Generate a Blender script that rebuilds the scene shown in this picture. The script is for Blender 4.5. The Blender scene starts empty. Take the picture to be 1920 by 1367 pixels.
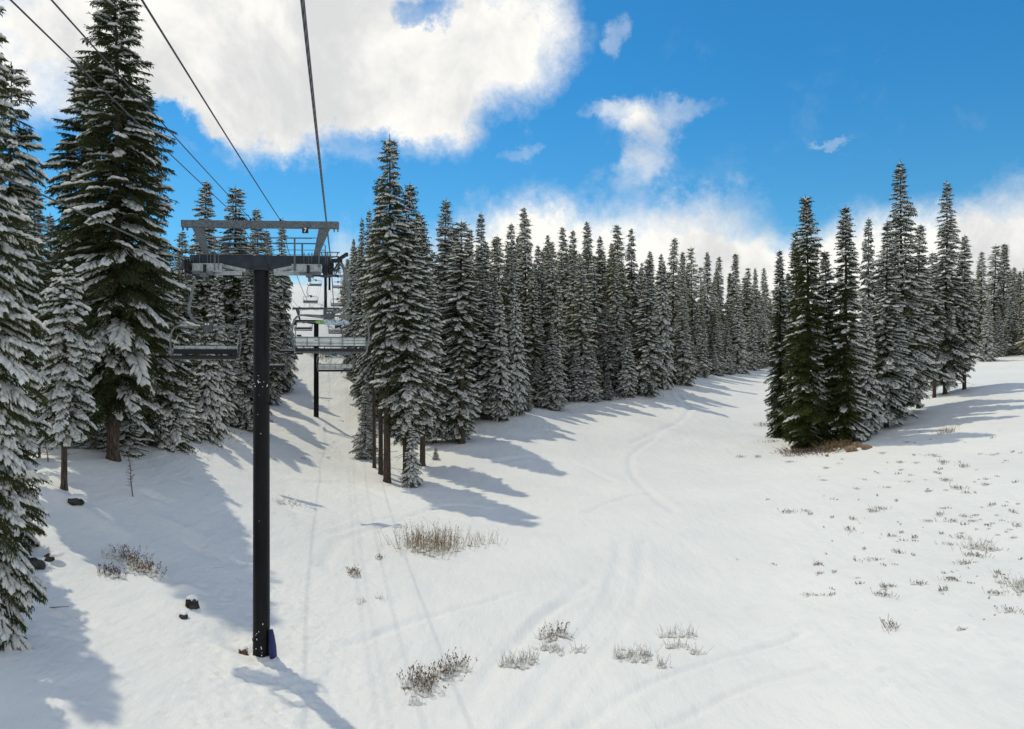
import bpy, math, random
import numpy as np
from mathutils import Vector, Matrix

sc = bpy.context.scene
COL = sc.collection
R = math.radians
F = 1387.0            # focal length in photo pixels (1920 wide)
CZ = 12.0             # eye height of the chairlift rider above datum

# ------------------------------------------------------------------ camera
cam = bpy.data.cameras.new('camera')
cam.sensor_width = 36.0
cam.lens = 36.0 * F / 1920.0
cam.clip_start = 0.1
cam.clip_end = 6000
camo = bpy.data.objects.new('camera', cam)
camo.location = (0, 0, CZ)
camo.rotation_euler = (R(90), 0, 0)
COL.objects.link(camo)
sc.camera = camo

# ------------------------------------------------------------------ light
SUN_AZ, SUN_EL = R(-43), R(60)      # azimuth from +Y towards +X
S = Vector((math.sin(SUN_AZ) * math.cos(SUN_EL), math.cos(SUN_AZ) * math.cos(SUN_EL), math.sin(SUN_EL)))
sl = bpy.data.lights.new('sun', 'SUN')
sl.energy = 2.3
sl.angle = R(0.75)
sl.color = (1.0, 0.93, 0.72)
so = bpy.data.objects.new('sun', sl)
so.rotation_euler = S.to_track_quat('Z', 'Y').to_euler()
so.location = (-60, 60, 80)
COL.objects.link(so)

sc.view_settings.view_transform = 'Standard'
sc.view_settings.look = 'None'
sc.view_settings.exposure = -0.22
sc.view_settings.gamma = 1.0
sc.view_settings.use_curve_mapping = False
sc.render.engine = 'CYCLES'
cy = sc.cycles
cy.use_denoising = True
cy.max_bounces = 8
cy.diffuse_bounces = 6
cy.glossy_bounces = 2
cy.transmission_bounces = 2
cy.transparent_max_bounces = 4
cy.caustics_reflective = False
cy.caustics_refractive = False
cy.sample_clamp_indirect = 6

W = bpy.data.worlds.new('World')
sc.world = W
W.use_nodes = True
nt = W.node_tree
nt.nodes.clear()

class NG:
    """small helper for building node graphs"""
    def __init__(self, nt): self.nt = nt
    def n(self, t, **kw):
        x = self.nt.nodes.new(t)
        for k, v in kw.items(): setattr(x, k, v)
        return x
    def l(self, a, b): self.nt.links.new(a, b)
    def val(self, s, v):
        if hasattr(v, 'is_linked') or isinstance(v, bpy.types.NodeSocket): self.l(v, s)
        else: s.default_value = v
    def math(self, op, a, b=0.0, c=0.0, clamp=False):
        x = self.n('ShaderNodeMath', operation=op, use_clamp=clamp)
        self.val(x.inputs[0], a); self.val(x.inputs[1], b); self.val(x.inputs[2], c)
        return x.outputs[0]
    def maprange(self, v, a, b, c=0.0, d=1.0, interp='SMOOTHSTEP'):
        x = self.n('ShaderNodeMapRange', interpolation_type=interp)
        self.val(x.inputs[0], v)
        for i, q in zip((1, 2, 3, 4), (a, b, c, d)): self.val(x.inputs[i], q)
        return x.outputs[0]
    def mix(self, f, a, b, blend='MIX'):
        x = self.n('ShaderNodeMix', data_type='RGBA', blend_type=blend)
        self.val(x.inputs[0], f)
        self.val(x.inputs[6], a if isinstance(a, bpy.types.NodeSocket) else (*a[:3], 1))
        self.val(x.inputs[7], b if isinstance(b, bpy.types.NodeSocket) else (*b[:3], 1))
        return x.outputs[2]
    def noise(self, vec, scale, detail=4, rough=0.55, dist=0.0):
        x = self.n('ShaderNodeTexNoise')
        if vec is not None: self.l(vec, x.inputs['Vector'])
        x.inputs['Scale'].default_value = scale; x.inputs['Detail'].default_value = detail
        x.inputs['Roughness'].default_value = rough; x.inputs['Distortion'].default_value = dist
        return x

g = NG(nt)
out = g.n('ShaderNodeOutputWorld')
bg = g.n('ShaderNodeBackground')
SKY_STRENGTH = 0.14
bg.inputs[1].default_value = SKY_STRENGTH
g.l(bg.outputs[0], out.inputs[0])
sky = g.n('ShaderNodeTexSky', sky_type='NISHITA')
sky.sun_disc = False
sky.sun_elevation = SUN_EL
sky.sun_rotation = SUN_AZ
sky.altitude = 2400
sky.air_density = 1.0
sky.dust_density = 0.3
sky.ozone_density = 2.0
tc = g.n('ShaderNodeTexCoord')
vec = tc.outputs['Generated']
sep = g.n('ShaderNodeSeparateXYZ'); g.l(vec, sep.inputs[0])
az = g.math('ARCTAN2', sep.outputs[0], sep.outputs[1])
el = g.math('ARCSINE', sep.outputs[2])
# wispy edges: warp the direction with noise before testing the cloud banks
wn = g.noise(vec, 8.0, 9, 0.68)
wsep = g.n('ShaderNodeSeparateColor'); g.l(wn.outputs['Color'], wsep.inputs[0])
azw = g.math('ADD', az, g.math('MULTIPLY', g.math('SUBTRACT', wsep.outputs[0], 0.5), 0.17))
elw = g.math('ADD', el, g.math('MULTIPLY', g.math('SUBTRACT', wsep.outputs[1], 0.5), 0.15))
cmb = g.n('ShaderNodeCombineXYZ'); g.l(azw, cmb.inputs[0]); g.l(elw, cmb.inputs[1])

def ang(u, v):
    x = (u - 960) / F; z = (683.5 - v) / F
    return math.atan(x), math.atan(z / math.sqrt(1 + x * x))

# banks of cloud, given as (photo x, photo y, half width, half height, weight)
BANKS = [
 (60, -220, 620, 430, 1.5), (-420, 60, 420, 330, 1.2), (520, -60, 420, 270, 1.3), (560, 130, 290, 150, 0.75),
 (820, 40, 210, 190, 0.9), (880, 130, 180, 130, 0.6), (760, 190, 170, 95, 0.6), (480, 210, 130, 75, 0.35),
 (1000, 75, 95, 150, 0.55), (430, 215, 190, 85, 0.75), (620, 215, 130, 80, 0.4), (60, 130, 300, 90, 0.6),
 (792, 22, 80, 45, -1.5), (335, 215, 75, 50, -1.4), (410, 265, 50, 25, -0.5), (690, 250, 70, 30, -0.5), (560, 60, 60, 60, -0.3),
 (1135, 212, 60, 22, 0.42), (1180, 235, 55, 42, 0.50), (1275, 212, 80, 36, 0.56), (1215, 290, 55, 60, 0.56), (1190, 335, 45, 34, 0.34), (1230, 250, 60, 40, 0.30),
 (1155, 55, 30, 45, 0.42), (985, 290, 32, 20, 0.34), (1555, 255, 34, 12, 0.34),
 (930, 540, 210, 150, 1.3), (1130, 540, 270, 165, 1.3), (1370, 560, 260, 135, 1.2), (1640, 560, 210, 160, 1.2),
 (1900, 540, 230, 190, 1.4), (2350, 560, 420, 230, 1.2), (660, 545, 95, 110, 1.0), (1330, 395, 130, 45, 0.38),
 (430, 560, 300, 80, 0.8),
]
acc = None
for (u, v, hw, hh, wt) in BANKS:
    a0, e0 = ang(u, v)
    a1, _ = ang(u + hw, v); a2, _ = ang(u - hw, v)
    _, e1 = ang(u, v - hh); _, e2 = ang(u, v + hh)
    ra = (a1 - a2) / 2; re = (e1 - e2) / 2
    mp = g.n('ShaderNodeMapping'); g.l(cmb.outputs[0], mp.inputs[0])
    mp.inputs['Scale'].default_value = (1 / ra, 1 / re, 0)
    mp.inputs['Location'].default_value = (-a0 / ra, -e0 / re, 0)
    ln = g.n('ShaderNodeVectorMath', operation='LENGTH'); g.l(mp.outputs[0], ln.inputs[0])
    m = g.maprange(ln.outputs['Value'], 1.35, 0.25)
    m = g.math('MULTIPLY', m, wt)
    acc = m if acc is None else g.math('ADD', acc, m)
# cloud over the unseen rest of the sky, thickened for neutral fill light
dt = g.n('ShaderNodeVectorMath', operation='DOT_PRODUCT'); g.l(vec, dt.inputs[0]); dt.inputs[1].default_value = (0, 0.97, 0.24)
away = g.maprange(dt.outputs['Value'], 0.72, 0.45)
bigc = g.noise(vec, 1.7, 3, 0.5)
acc = g.math('ADD', acc, g.math('MULTIPLY', away, g.maprange(bigc.outputs[0], 0.34, 0.52, 0.0, 1.0)))
fb = g.noise(vec, 10.0, 14, 0.66, 0.35)
fbm = g.math('SUBTRACT', fb.outputs[0], 0.5)
dens = g.math('ADD', g.math('MINIMUM', acc, 1.6), g.math('MULTIPLY', fbm, g.math('ADD', g.math('MULTIPLY', g.math('MINIMUM', acc, 1.0), 1.5), 0.75)))
cover = g.math('POWER', g.maprange(dens, 0.04, 1.22, interp='LINEAR'), 1.2)
# cloud colour: sunlit white with softly greyer bases
sh = g.noise(vec, 5.2, 9, 0.62, 0.35)
lum = g.math('ADD', g.maprange(sh.outputs[0], 0.36, 0.60, 0.0, 1.0), g.maprange(dens, 1.5, 0.45, 0.0, 0.35), clamp=True)
ccol = g.mix(lum, (0.84, 0.85, 0.855), (1.20, 1.18, 1.12))
inv = 1.0 / SKY_STRENGTH
cs = g.mix(1.0, ccol, (inv, inv, inv), 'MULTIPLY')
blue = g.mix(1.0, sky.outputs[0], g.mix(g.maprange(el, 0.02, 0.42), (0.46, 0.93, 0.98), (0.24, 0.96, 1.22)), 'MULTIPLY')
fin = g.mix(cover, blue, cs)
g.l(fin, bg.inputs[0])

# ------------------------------------------------------------------ helpers
def tag(o, label=None, cat=None, group=None, kind=None):
    if label: o['label'] = label
    if cat: o['category'] = cat
    if group: o['group'] = group
    if kind: o['kind'] = kind
    return o

def np_mesh(name, V, Fc, mat, smooth=False):
    """V (n,3) floats, Fc (m,k) ints with k = 3 or 4"""
    me = bpy.data.meshes.new(name)
    V = np.asarray(V, np.float32); Fc = np.asarray(Fc, np.int32)
    k = Fc.shape[1]
    me.vertices.add(len(V)); me.vertices.foreach_set('co', V.ravel())
    me.loops.add(Fc.size); me.loops.foreach_set('vertex_index', Fc.ravel())
    me.polygons.add(len(Fc)); me.polygons.foreach_set('loop_start', np.arange(0, Fc.size, k, dtype=np.int32))
    me.update(calc_edges=True)
    me.polygons.foreach_set('use_smooth', np.full(len(Fc), smooth))
    me.materials.append(mat)
    return me

class MB:
    """collects shapes into one mesh"""
    def __init__(self): self.v = []; self.f = []
    def add(self, vs, fs):
        b = len(self.v); self.v += [tuple(p) for p in vs]; self.f += [tuple(b + i for i in q) for q in fs]; return self
    def box(self, c, s, rot=None, taper=None):
        x, y, z = s[0] / 2, s[1] / 2, s[2] / 2
        P = [Vector((sx * x, sy * y, sz * z)) for sz in (-1, 1) for sy in (-1, 1) for sx in (-1, 1)]
        if taper:
            for p in P:
                if p.z < 0: p.x *= taper
        if rot is not None: P = [rot @ p for p in P]
        P = [p + Vector(c) for p in P]
        return self.add(P, [(0, 2, 3, 1), (4, 5, 7, 6), (0, 1, 5, 4), (2, 6, 7, 3), (0, 4, 6, 2), (1, 3, 7, 5)])
    def bar(self, a, b, w, h, up=(0, 0, 1)):
        a = Vector(a); b = Vector(b); d = (b - a); L = d.length; d.normalize()
        s = d.cross(Vector(up))
        if s.length < 1e-4: s = d.cross(Vector((0, 1, 0)))
        s.normalize(); t = s.cross(d)
        P = []
        for q in (a, b):
            for i, j in ((-1, -1), (1, -1), (1, 1), (-1, 1)): P.append(q + s * (i * w / 2) + t * (j * h / 2))
        return self.add(P, [(3, 2, 1, 0), (4, 5, 6, 7), (0, 1, 5, 4), (1, 2, 6, 5), (2, 3, 7, 6), (3, 0, 4, 7)])
    def prism(self, poly, y0, y1):
        """polygon in xz extruded along y"""
        n = len(poly)
        P = [(x, y0, z) for x, z in poly] + [(x, y1, z) for x, z in poly]
        return self.add(P, [tuple(range(n)), tuple(range(2 * n - 1, n - 1, -1))] + [(i, i + n, (i + 1) % n + n, (i + 1) % n) for i in range(n)])
    def tube(self, pts, r, n=8, caps=True):
        pts = [Vector(p) for p in pts]
        rr = r if isinstance(r, (list, tuple)) else [r] * len(pts)
        ref = None; P = []
        for i, p in enumerate(pts):
            a = pts[max(i - 1, 0)]; b = pts[min(i + 1, len(pts) - 1)]
            d = (b - a).normalized()
            if ref is None:
                ref = d.cross(Vector((0, 0, 1)))
                if ref.length < 0.05: ref = d.cross(Vector((0, 1, 0)))
            ref = (ref - d * ref.dot(d)).normalized()
            t = d.cross(ref)
            for k in range(n):
                A = 2 * math.pi * k / n
                P.append(p + (ref * math.cos(A) + t * math.sin(A)) * rr[i])
        Fs = []
        for i in range(len(pts) - 1):
            for k in range(n):
                k2 = (k + 1) % n
                Fs.append((i * n + k, i * n + k2, (i + 1) * n + k2, (i + 1) * n + k))
        if caps:
            Fs.append(tuple(range(n - 1, -1, -1))); Fs.append(tuple((len(pts) - 1) * n + k for k in range(n)))
        return self.add(P, Fs)
    def mesh(self, name, mat, smooth=False):
        me = bpy.data.meshes.new(name)
        me.from_pydata(self.v, [], self.f); me.update()
        if smooth:
            me.polygons.foreach_set('use_smooth', [True] * len(me.polygons))
            try: me.set_sharp_from_angle(angle=R(40))
            except Exception: pass
        me.materials.append(mat)
        return me
    def build(self, name, mat, parent=None, smooth=False):
        o = bpy.data.objects.new(name, self.mesh(name, mat, smooth)); COL.objects.link(o)
        if parent: o.parent = parent
        return o

def empty(name, loc, rz=0):
    o = bpy.data.objects.new(name, None); o.empty_display_size = 0.3
    o.location = loc; o.rotation_euler = (0, 0, rz); COL.objects.link(o); return o

def link_mesh(name, me, parent=None, kind=None):
    o = bpy.data.objects.new(name, me); COL.objects.link(o)
    if parent: o.parent = parent
    if kind: o['kind'] = kind
    return o

KIDS = {}
def kids(o): return [c for c in COL.objects if c.parent == o]
def copy_tree(o, parent=None):
    c = o.copy(); COL.objects.link(c); c.parent = parent
    for ch in kids(o): copy_tree(ch, c)
    return c

# ------------------------------------------------------------------ materials
def mat(name, base, rough=0.6, metal=0.0, spec=0.5):
    m = bpy.data.materials.new(name); m.use_nodes = True
    b = m.node_tree.nodes['Principled BSDF']
    b.inputs['Base Color'].default_value = (*base, 1)
    b.inputs['Roughness'].default_value = rough
    b.inputs['Metallic'].default_value = metal
    b.inputs['Specular IOR Level'].default_value = spec
    return m, NG(m.node_tree), b

def noisy(name, c1, c2, scale, rough=0.7, metal=0.0, detail=4, stretch=None, bump=0.0, bscale=None, lo=0.35, hi=0.65, spec=0.4):
    m, q, b = mat(name, c1, rough, metal, spec)
    t = q.n('ShaderNodeTexCoord'); v = t.outputs['Object']
    if stretch:
        mp = q.n('ShaderNodeMapping'); q.l(v, mp.inputs[0]); mp.inputs['Scale'].default_value = stretch; v = mp.outputs[0]
    nz = q.noise(v, scale, detail, 0.6)
    f = q.maprange(nz.outputs[0], lo, hi)
    q.l(q.mix(f, c1, c2), b.inputs['Base Color'])
    if bump:
        n2 = q.noise(v, bscale or scale * 2, 5, 0.6)
        bp = q.n('ShaderNodeBump'); bp.inputs['Strength'].default_value = 1.0; bp.inputs['Distance'].default_value = bump
        q.l(n2.outputs[0], bp.inputs['Height']); q.l(bp.outputs[0], b.inputs['Normal'])
    return m

M = {}
# ground snow
m, q, b = mat('ground_snow', (0.80, 0.80, 0.80), 0.65, 0, 0.25)
t = q.n('ShaderNodeTexCoord'); v = t.outputs['Object']
n1 = q.noise(v, 0.12, 4, 0.55)
c = q.mix(q.maprange(n1.outputs[0], 0.35, 0.65), (0.785, 0.780, 0.762), (0.83, 0.822, 0.80))
sp = q.noise(v, 5.0, 3, 0.7)                       # bark crumbs and needles blown on the snow
spm = q.maprange(sp.outputs[0], 0.735, 0.80)
pa = q.noise(v, 0.22, 2, 0.5)
spm = q.math('MULTIPLY', spm, q.maprange(pa.outputs[0], 0.48, 0.62))
c = q.mix(q.math('MULTIPLY', spm, 0.55), c, (0.22, 0.19, 0.15))
q.l(c, b.inputs['Base Color'])
mp = q.n('ShaderNodeMapping'); q.l(v, mp.inputs[0]); mp.inputs['Rotation'].default_value = (0, 0, R(20)); mp.inputs['Scale'].default_value = (1, 0.35, 1)
n2 = q.noise(mp.outputs[0], 1.4, 6, 0.55); n3 = q.noise(v, 14.0, 4, 0.6)
h = q.math('ADD', q.math('MULTIPLY', n2.outputs[0], 0.17), q.math('MULTIPLY', n3.outputs[0], 0.012))
bp = q.n('ShaderNodeBump'); bp.inputs['Distance'].default_value = 1.0; bp.inputs['Strength'].default_value = 0.8
q.l(h, bp.inputs['Height']); q.l(bp.outputs[0], b.inputs['Normal'])
M['ground'] = m

def translucent(name, c1, c2, amt, rand=True, rough=0.7, scale=3.0, spec=0.2):
    m, q, b = mat(name, c1, rough, 0, spec)
    oi = q.n('ShaderNodeObjectInfo')
    t = q.n('ShaderNodeTexCoord')
    nz = q.noise(t.outputs['Object'], scale, 3, 0.6)
    f = q.maprange(nz.outputs[0], 0.35, 0.65)
    if rand: f = q.math('ADD', q.math('MULTIPLY', f, 0.5), q.math('MULTIPLY', oi.outputs['Random'], 0.5))
    col = q.mix(f, c1, c2)
    q.l(col, b.inputs['Base Color'])
    tr = q.n('ShaderNodeBsdfTranslucent'); q.l(col, tr.inputs[0])
    mx = q.n('ShaderNodeMixShader'); mx.inputs[0].default_value = amt
    q.l(b.outputs[0], mx.inputs[1]); q.l(tr.outputs[0], mx.inputs[2])
    q.l(mx.outputs[0], q.nt.nodes['Material Output'].inputs[0])
    return m
M['needles'] = translucent('fir_needles', (0.028, 0.042, 0.017), (0.085, 0.098, 0.036), 0.33)
M['needles_frost'] = translucent('frosted_needles', (0.060, 0.070, 0.020), (0.210, 0.195, 0.070), 0.42)
M['needles_olive'] = translucent('olive_needles', (0.026, 0.040, 0.011), (0.088, 0.100, 0.022), 0.32)
M['treesnow'] = translucent('branch_snow', (0.955, 0.95, 0.92), (0.975, 0.965, 0.935), 0.5, False, 0.7)
M['cap'] = noisy('cap_snow', (0.79, 0.79, 0.79), (0.84, 0.84, 0.83), 6, 0.7, bump=0.01)
M['bark'] = noisy('bark', (0.036, 0.028, 0.023), (0.125, 0.093, 0.073), 5, 0.95, stretch=(3, 3, 0.5), bump=0.03, bscale=9, spec=0.1)
M['bark_grey'] = noisy('grey_bark', (0.10, 0.08, 0.065), (0.22, 0.18, 0.15), 5, 0.95, stretch=(3, 3, 0.5), bump=0.03, spec=0.1)
M['blackpaint'] = noisy('black_paint', (0.006, 0.006, 0.007), (0.012, 0.012, 0.014), 2.5, 0.36, stretch=(1, 1, 0.15), spec=0.12)
M['bluegrey'] = noisy('slate_painted_steel', (0.016, 0.021, 0.028), (0.028, 0.034, 0.043), 4, 0.45, spec=0.35)
M['galv'] = noisy('weathered_galvanized', (0.075, 0.088, 0.098), (0.16, 0.175, 0.185), 26, 0.5, metal=0.3, detail=6, lo=0.4, hi=0.6)
M['galv_l'] = noisy('pale_galvanized', (0.30, 0.32, 0.33), (0.46, 0.48, 0.48), 12, 0.5, metal=0.2)
M['hanger'] = noisy('hanger_steel', (0.11, 0.12, 0.115), (0.19, 0.20, 0.195), 7, 0.45, metal=0.35)
M['slat'] = noisy('grey_slats', (0.42, 0.44, 0.43), (0.55, 0.57, 0.56), 5, 0.5, metal=0.1)
M['rubber'] = mat('black_rubber', (0.012, 0.012, 0.013), 0.75)[0]
M['rope'] = None
m, q, b = mat('wire_rope', (0.07, 0.072, 0.075), 0.45, 0.6)
t = q.n('ShaderNodeTexCoord'); mp = q.n('ShaderNodeMapping'); q.l(t.outputs['Object'], mp.inputs[0]); mp.inputs['Rotation'].default_value = (0.6, 0.6, 0)
wv = q.n('ShaderNodeTexWave'); wv.inputs['Scale'].default_value = 9; q.l(mp.outputs[0], wv.inputs['Vector'])
q.l(q.mix(wv.outputs[1], (0.035, 0.036, 0.038), (0.14, 0.145, 0.15)), b.inputs['Base Color'])
M['rope'] = m
M['cable'] = mat('cable', (0.035, 0.036, 0.04), 0.5, 0.3)[0]
M['blue'] = noisy('blue_pad', (0.006, 0.009, 0.055), (0.014, 0.022, 0.14), 2.2, 0.55, stretch=(1, 1, 0.3))
M['signblack'] = mat('sign_black', (0.008, 0.008, 0.01), 0.5)[0]
M['white'] = mat('white_print', (0.80, 0.80, 0.80), 0.6)[0]
M['plate'] = noisy('dark_plate', (0.060, 0.066, 0.070), (0.10, 0.105, 0.11), 8, 0.5, metal=0.2)
M['rock'] = noisy('tan_rock', (0.20, 0.135, 0.085), (0.36, 0.25, 0.165), 2.4, 0.9, bump=0.04, bscale=5, spec=0.15)
M['rock_dark'] = noisy('dark_rock', (0.022, 0.020, 0.020), (0.075, 0.068, 0.062), 3, 0.9, bump=0.05, spec=0.15)
M['stump'] = noisy('stump_wood', (0.055, 0.030, 0.020), (0.20, 0.115, 0.075), 7, 0.9, stretch=(2, 2, 0.4), bump=0.03, spec=0.1)
M['twig_tan'] = noisy('tan_twigs', (0.19, 0.135, 0.075), (0.36, 0.27, 0.16), 6, 0.8, spec=0.1)
M['twig_dark'] = noisy('dark_twigs', (0.10, 0.078, 0.066), (0.23, 0.18, 0.15), 6, 0.85, spec=0.1)
M['twig_faint'] = noisy('faint_twigs', (0.15, 0.13, 0.115), (0.34, 0.30, 0.27), 6, 0.85, spec=0.1)
M['brush_brown'] = translucent('brown_brush', (0.085, 0.040, 0.020), (0.19, 0.10, 0.045), 0.1, False, 0.9)
M['brush_green'] = translucent('brush_green', (0.045, 0.055, 0.020), (0.10, 0.10, 0.035), 0.15, False, 0.8)
# painted board on the footrest bars: green nose, blue white and grey scribbles
m, q, b = mat('painted_board', (0.2, 0.3, 0.4), 0.35)
t = q.n('ShaderNodeTexCoord'); sp = q.n('ShaderNodeSeparateXYZ'); q.l(t.outputs['Object'], sp.inputs[0])
n1 = q.noise(t.outputs['Object'], 9, 5, 0.7, 1.5)
c = q.mix(q.maprange(n1.outputs[0], 0.44, 0.52), (0.03, 0.075, 0.19), (0.42, 0.50, 0.52))
n2 = q.noise(t.outputs['Object'], 16, 3, 0.6, 1.0)
c = q.mix(q.maprange(n2.outputs[0], 0.60, 0.66), c, (0.10, 0.10, 0.13))
gm = q.maprange(sp.outputs[0], -0.24, -0.30)
gr = q.mix(q.maprange(n1.outputs[0], 0.55, 0.6), (0.12, 0.27, 0.05), (0.5, 0.56, 0.42))
c = q.mix(gm, c, gr); q.l(c, b.inputs['Base Color'])
M['board'] = m

# ------------------------------------------------------------------ terrain
# (photo x, photo y, distance along the view) of spots on the snow
CP = [(482,1230,24.7),(960,1367,20.4),(640,1367,20.9),(330,1367,19.2),(0,1367,16.5),(10,1215,20.0),(1920,1367,17.6),(1400,1367,19.9),
 (1920,1100,30),(1920,900,49),(1920,762,77),(1920,690,130),(1560,838,75),(1700,1000,42.5),(1300,1000,45),(1300,1200,27.6),
 (1080,1003,44.5),(900,1006,43.2),(760,1000,42.6),(860,955,53),(1000,900,63),(1150,850,76),(740,900,60),(880,842,72),
 (960,782,88),(1070,757,105),(1200,746,113),(1290,713,135),(1445,690,185),(1400,775,112),(1690,793,81),(1730,742,96),
 (1812,716,100),(1880,658,170),(1640,700,150),(596,783,82),(530,960,45),(650,860,70),(600,1050,35),(650,1200,26.3),
 (120,895,33),(200,850,39),(60,862,38),(320,835,45),(430,772,70),(415,815,55),(250,1000,33),(330,1120,27.5),(150,1150,24.5),
 (60,1050,26),(520,745,95),(400,930,38),(1500,930,52),(1800,830,66),(1600,1150,30)]
PT = []
for u, v, d in CP: PT.append(((u - 960) / F * d, d, (683.5 - v) / F * d))
PT += [(-27.1,105,-1.2),(-33.0,135,8.4),(-44.5,186,18.6),(-49,207,20.6),(-60,250,21.5),(-70,320,22),
       (-45,100,1.5),(-62,130,9.0),(-95,190,20),(-20,120,-2.0),(-12,150,1.2),(-15,190,8.0),(20,160,1.5),(20,230,5),(60,240,3),
       (-60,60,-0.5),(-45,38,-2.2),(-40,20,-4.5),(-30,0,-8),(0,0,-12.0),(0,-30,-15),(30,0,-11.5),(45,20,-8.2),(60,40,-5.2),
       (90,90,-1.5),(120,120,1.5),(110,220,6),(180,180,8),(-120,120,12),(-120,40,6),(140,20,2),(0,320,8),(150,320,10)]
PT = np.array(PT, float)
def tps_k(r2): return 0.5 * r2 * np.log(r2 + 1e-9)
# distances are compressed so that near and far control points carry equal weight
def warp(x, y):
    rr = np.sqrt(x * x + (y + 25) ** 2) + 1e-6
    s = np.log1p(rr / 40.0) * 40.0 / rr
    return x * s, (y + 25) * s
wx, wy = warp(PT[:, 0], PT[:, 1])
n = len(PT)
K = tps_k((wx[:, None] - wx[None]) ** 2 + (wy[:, None] - wy[None]) ** 2) + np.eye(n) * 6.0
P1 = np.c_[np.ones(n), wx, wy]
A = np.zeros((n + 3, n + 3)); A[:n, :n] = K; A[:n, n:] = P1; A[n:, :n] = P1.T
SOL = np.linalg.solve(A, np.r_[PT[:, 2], 0, 0, 0])

def vnoise(x, y, seed):
    xi = np.floor(x).astype(np.int64); yi = np.floor(y).astype(np.int64)
    fx = x - xi; fy = y - yi
    fx = fx * fx * fx * (fx * (fx * 6 - 15) + 10); fy = fy * fy * fy * (fy * (fy * 6 - 15) + 10)
    def h(a, b):
        k = (a * 374761393 + b * 668265263 + seed * 1442695041) & 0x7fffffff
        k = ((k ^ (k >> 13)) * 1274126177) & 0x7fffffff
        return ((k ^ (k >> 16)) & 0xffff) / 65535.0
    return ((h(xi, yi) * (1 - fx) + h(xi + 1, yi) * fx) * (1 - fy) + (h(xi, yi + 1) * (1 - fx) + h(xi + 1, yi + 1) * fx) * fy) * 2 - 1

def ground(x, y):
    x = np.asarray(x, float); y = np.asarray(y, float); sh_ = np.broadcast(x, y).shape
    x = np.broadcast_to(x, sh_).ravel(); y = np.broadcast_to(y, sh_).ravel()
    xc = np.clip(x, -160, 200); yc = np.clip(y, -40, 330)
    a, b_ = warp(xc, yc)
    z = SOL[n] + SOL[n + 1] * a + SOL[n + 2] * b_
    for i in range(n):
        z = z + SOL[i] * tps_k((a - wx[i]) ** 2 + (b_ - wy[i]) ** 2)
    z = z + 0.24 * vnoise(x / 9, y / 9, 1) + 0.11 * vnoise(x / 3.1 + 7, y / 3.7, 2) + 0.034 * vnoise(x / 1.1, y / 1.3 + 3, 3)
    return (z + CZ).reshape(sh_)
def gz(x, y): return float(ground(np.array([x]), np.array([y]))[0])
def at(u, d):
    x = (u - 960) / F * d
    return x, d, gz(x, d)
def hit(u, v):
    """point on the snow seen at photo pixel (u, v)"""
    d = np.concatenate([np.arange(12, 60, 0.1), np.arange(60, 260, 0.4)])
    x = (u - 960) / F * d; z = CZ + (683.5 - v) / F * d
    k = np.nonzero(z <= ground(x, d))[0]
    i = k[0] if len(k) else len(d) - 1
    return float(x[i]), float(d[i]), gz(x[i], d[i])

rng = np.random.default_rng(7)
def axis(segs):
    out_ = [segs[0][0]]
    for a, b, s0, s1 in segs:
        p = a; L = b - a
        k = max(2, int(round(L / ((s0 + s1) / 2))))
        t_ = np.linspace(0, 1, k + 1)[1:]
        r = s1 / s0
        if abs(r - 1) < 1e-3: w = t_
        else: w = (r ** t_ - 1) / (r - 1)
        out_ += list(a + L * w)
    return np.array(out_)
xs = axis([(-2500, -200, 500, 20), (-200, -40, 20, 0.8), (-40, -17, 0.8, 0.13), (-17, 12, 0.085, 0.085), (12, 34, 0.16, 0.16), (34, 90, 0.2, 1.2), (90, 220, 1.5, 10), (220, 2500, 20, 400)])
ys = axis([(-500, -10, 100, 4), (-10, 17, 3, 0.12), (17, 33, 0.09, 0.09), (33, 62, 0.11, 0.22), (62, 200, 0.3, 1.4), (200, 340, 1.6, 8), (340, 3500, 20, 500)])
X, Y = np.meshgrid(xs, ys)
Z = ground(X, Y)

def stamp(cx, cy, rx, ry, ang_, h, p=2.0, rim=0.0):
    """press (h<0) or raise (h>0) a soft oval patch of the snow"""
    r = max(rx, ry) * 2.6
    i0, i1 = np.searchsorted(xs, (cx - r, cx + r)); j0, j1 = np.searchsorted(ys, (cy - r, cy + r))
    if i1 - i0 < 2 or j1 - j0 < 2: return
    x = X[j0:j1, i0:i1] - cx; y = Y[j0:j1, i0:i1] - cy
    ca, sa = math.cos(ang_), math.sin(ang_)
    a = (x * ca + y * sa) / rx; b_ = (-x * sa + y * ca) / ry
    q_ = (a * a + b_ * b_)
    Z[j0:j1, i0:i1] += h * np.exp(-q_ ** (p / 2) * 1.2) - rim * h * np.exp(-((np.sqrt(q_) - 1.5) / 0.35) ** 2)

def groove(pts, w, dep, rim=0.25):
    """ski track"""
    P_ = np.array(pts, float)
    r = w * 4
    i0, i1 = np.searchsorted(xs, (P_[:, 0].min() - r, P_[:, 0].max() + r)); j0, j1 = np.searchsorted(ys, (P_[:, 1].min() - r, P_[:, 1].max() + r))
    x = X[j0:j1, i0:i1]; y = Y[j0:j1, i0:i1]
    dm = np.full(x.shape, 1e9)
    for a, b_ in zip(P_[:-1], P_[1:]):
        e = b_ - a; L2 = (e * e).sum() + 1e-9
        t_ = np.clip(((x - a[0]) * e[0] + (y - a[1]) * e[1]) / L2, 0, 1)
        dm = np.minimum(dm, np.hypot(x - a[0] - t_ * e[0], y - a[1] - t_ * e[1]))
    Z[j0:j1, i0:i1] += -dep * np.exp(-(dm / w) ** 2) + dep * rim * np.exp(-((dm - w * 2.0) / (w * 0.7)) ** 2)

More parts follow.
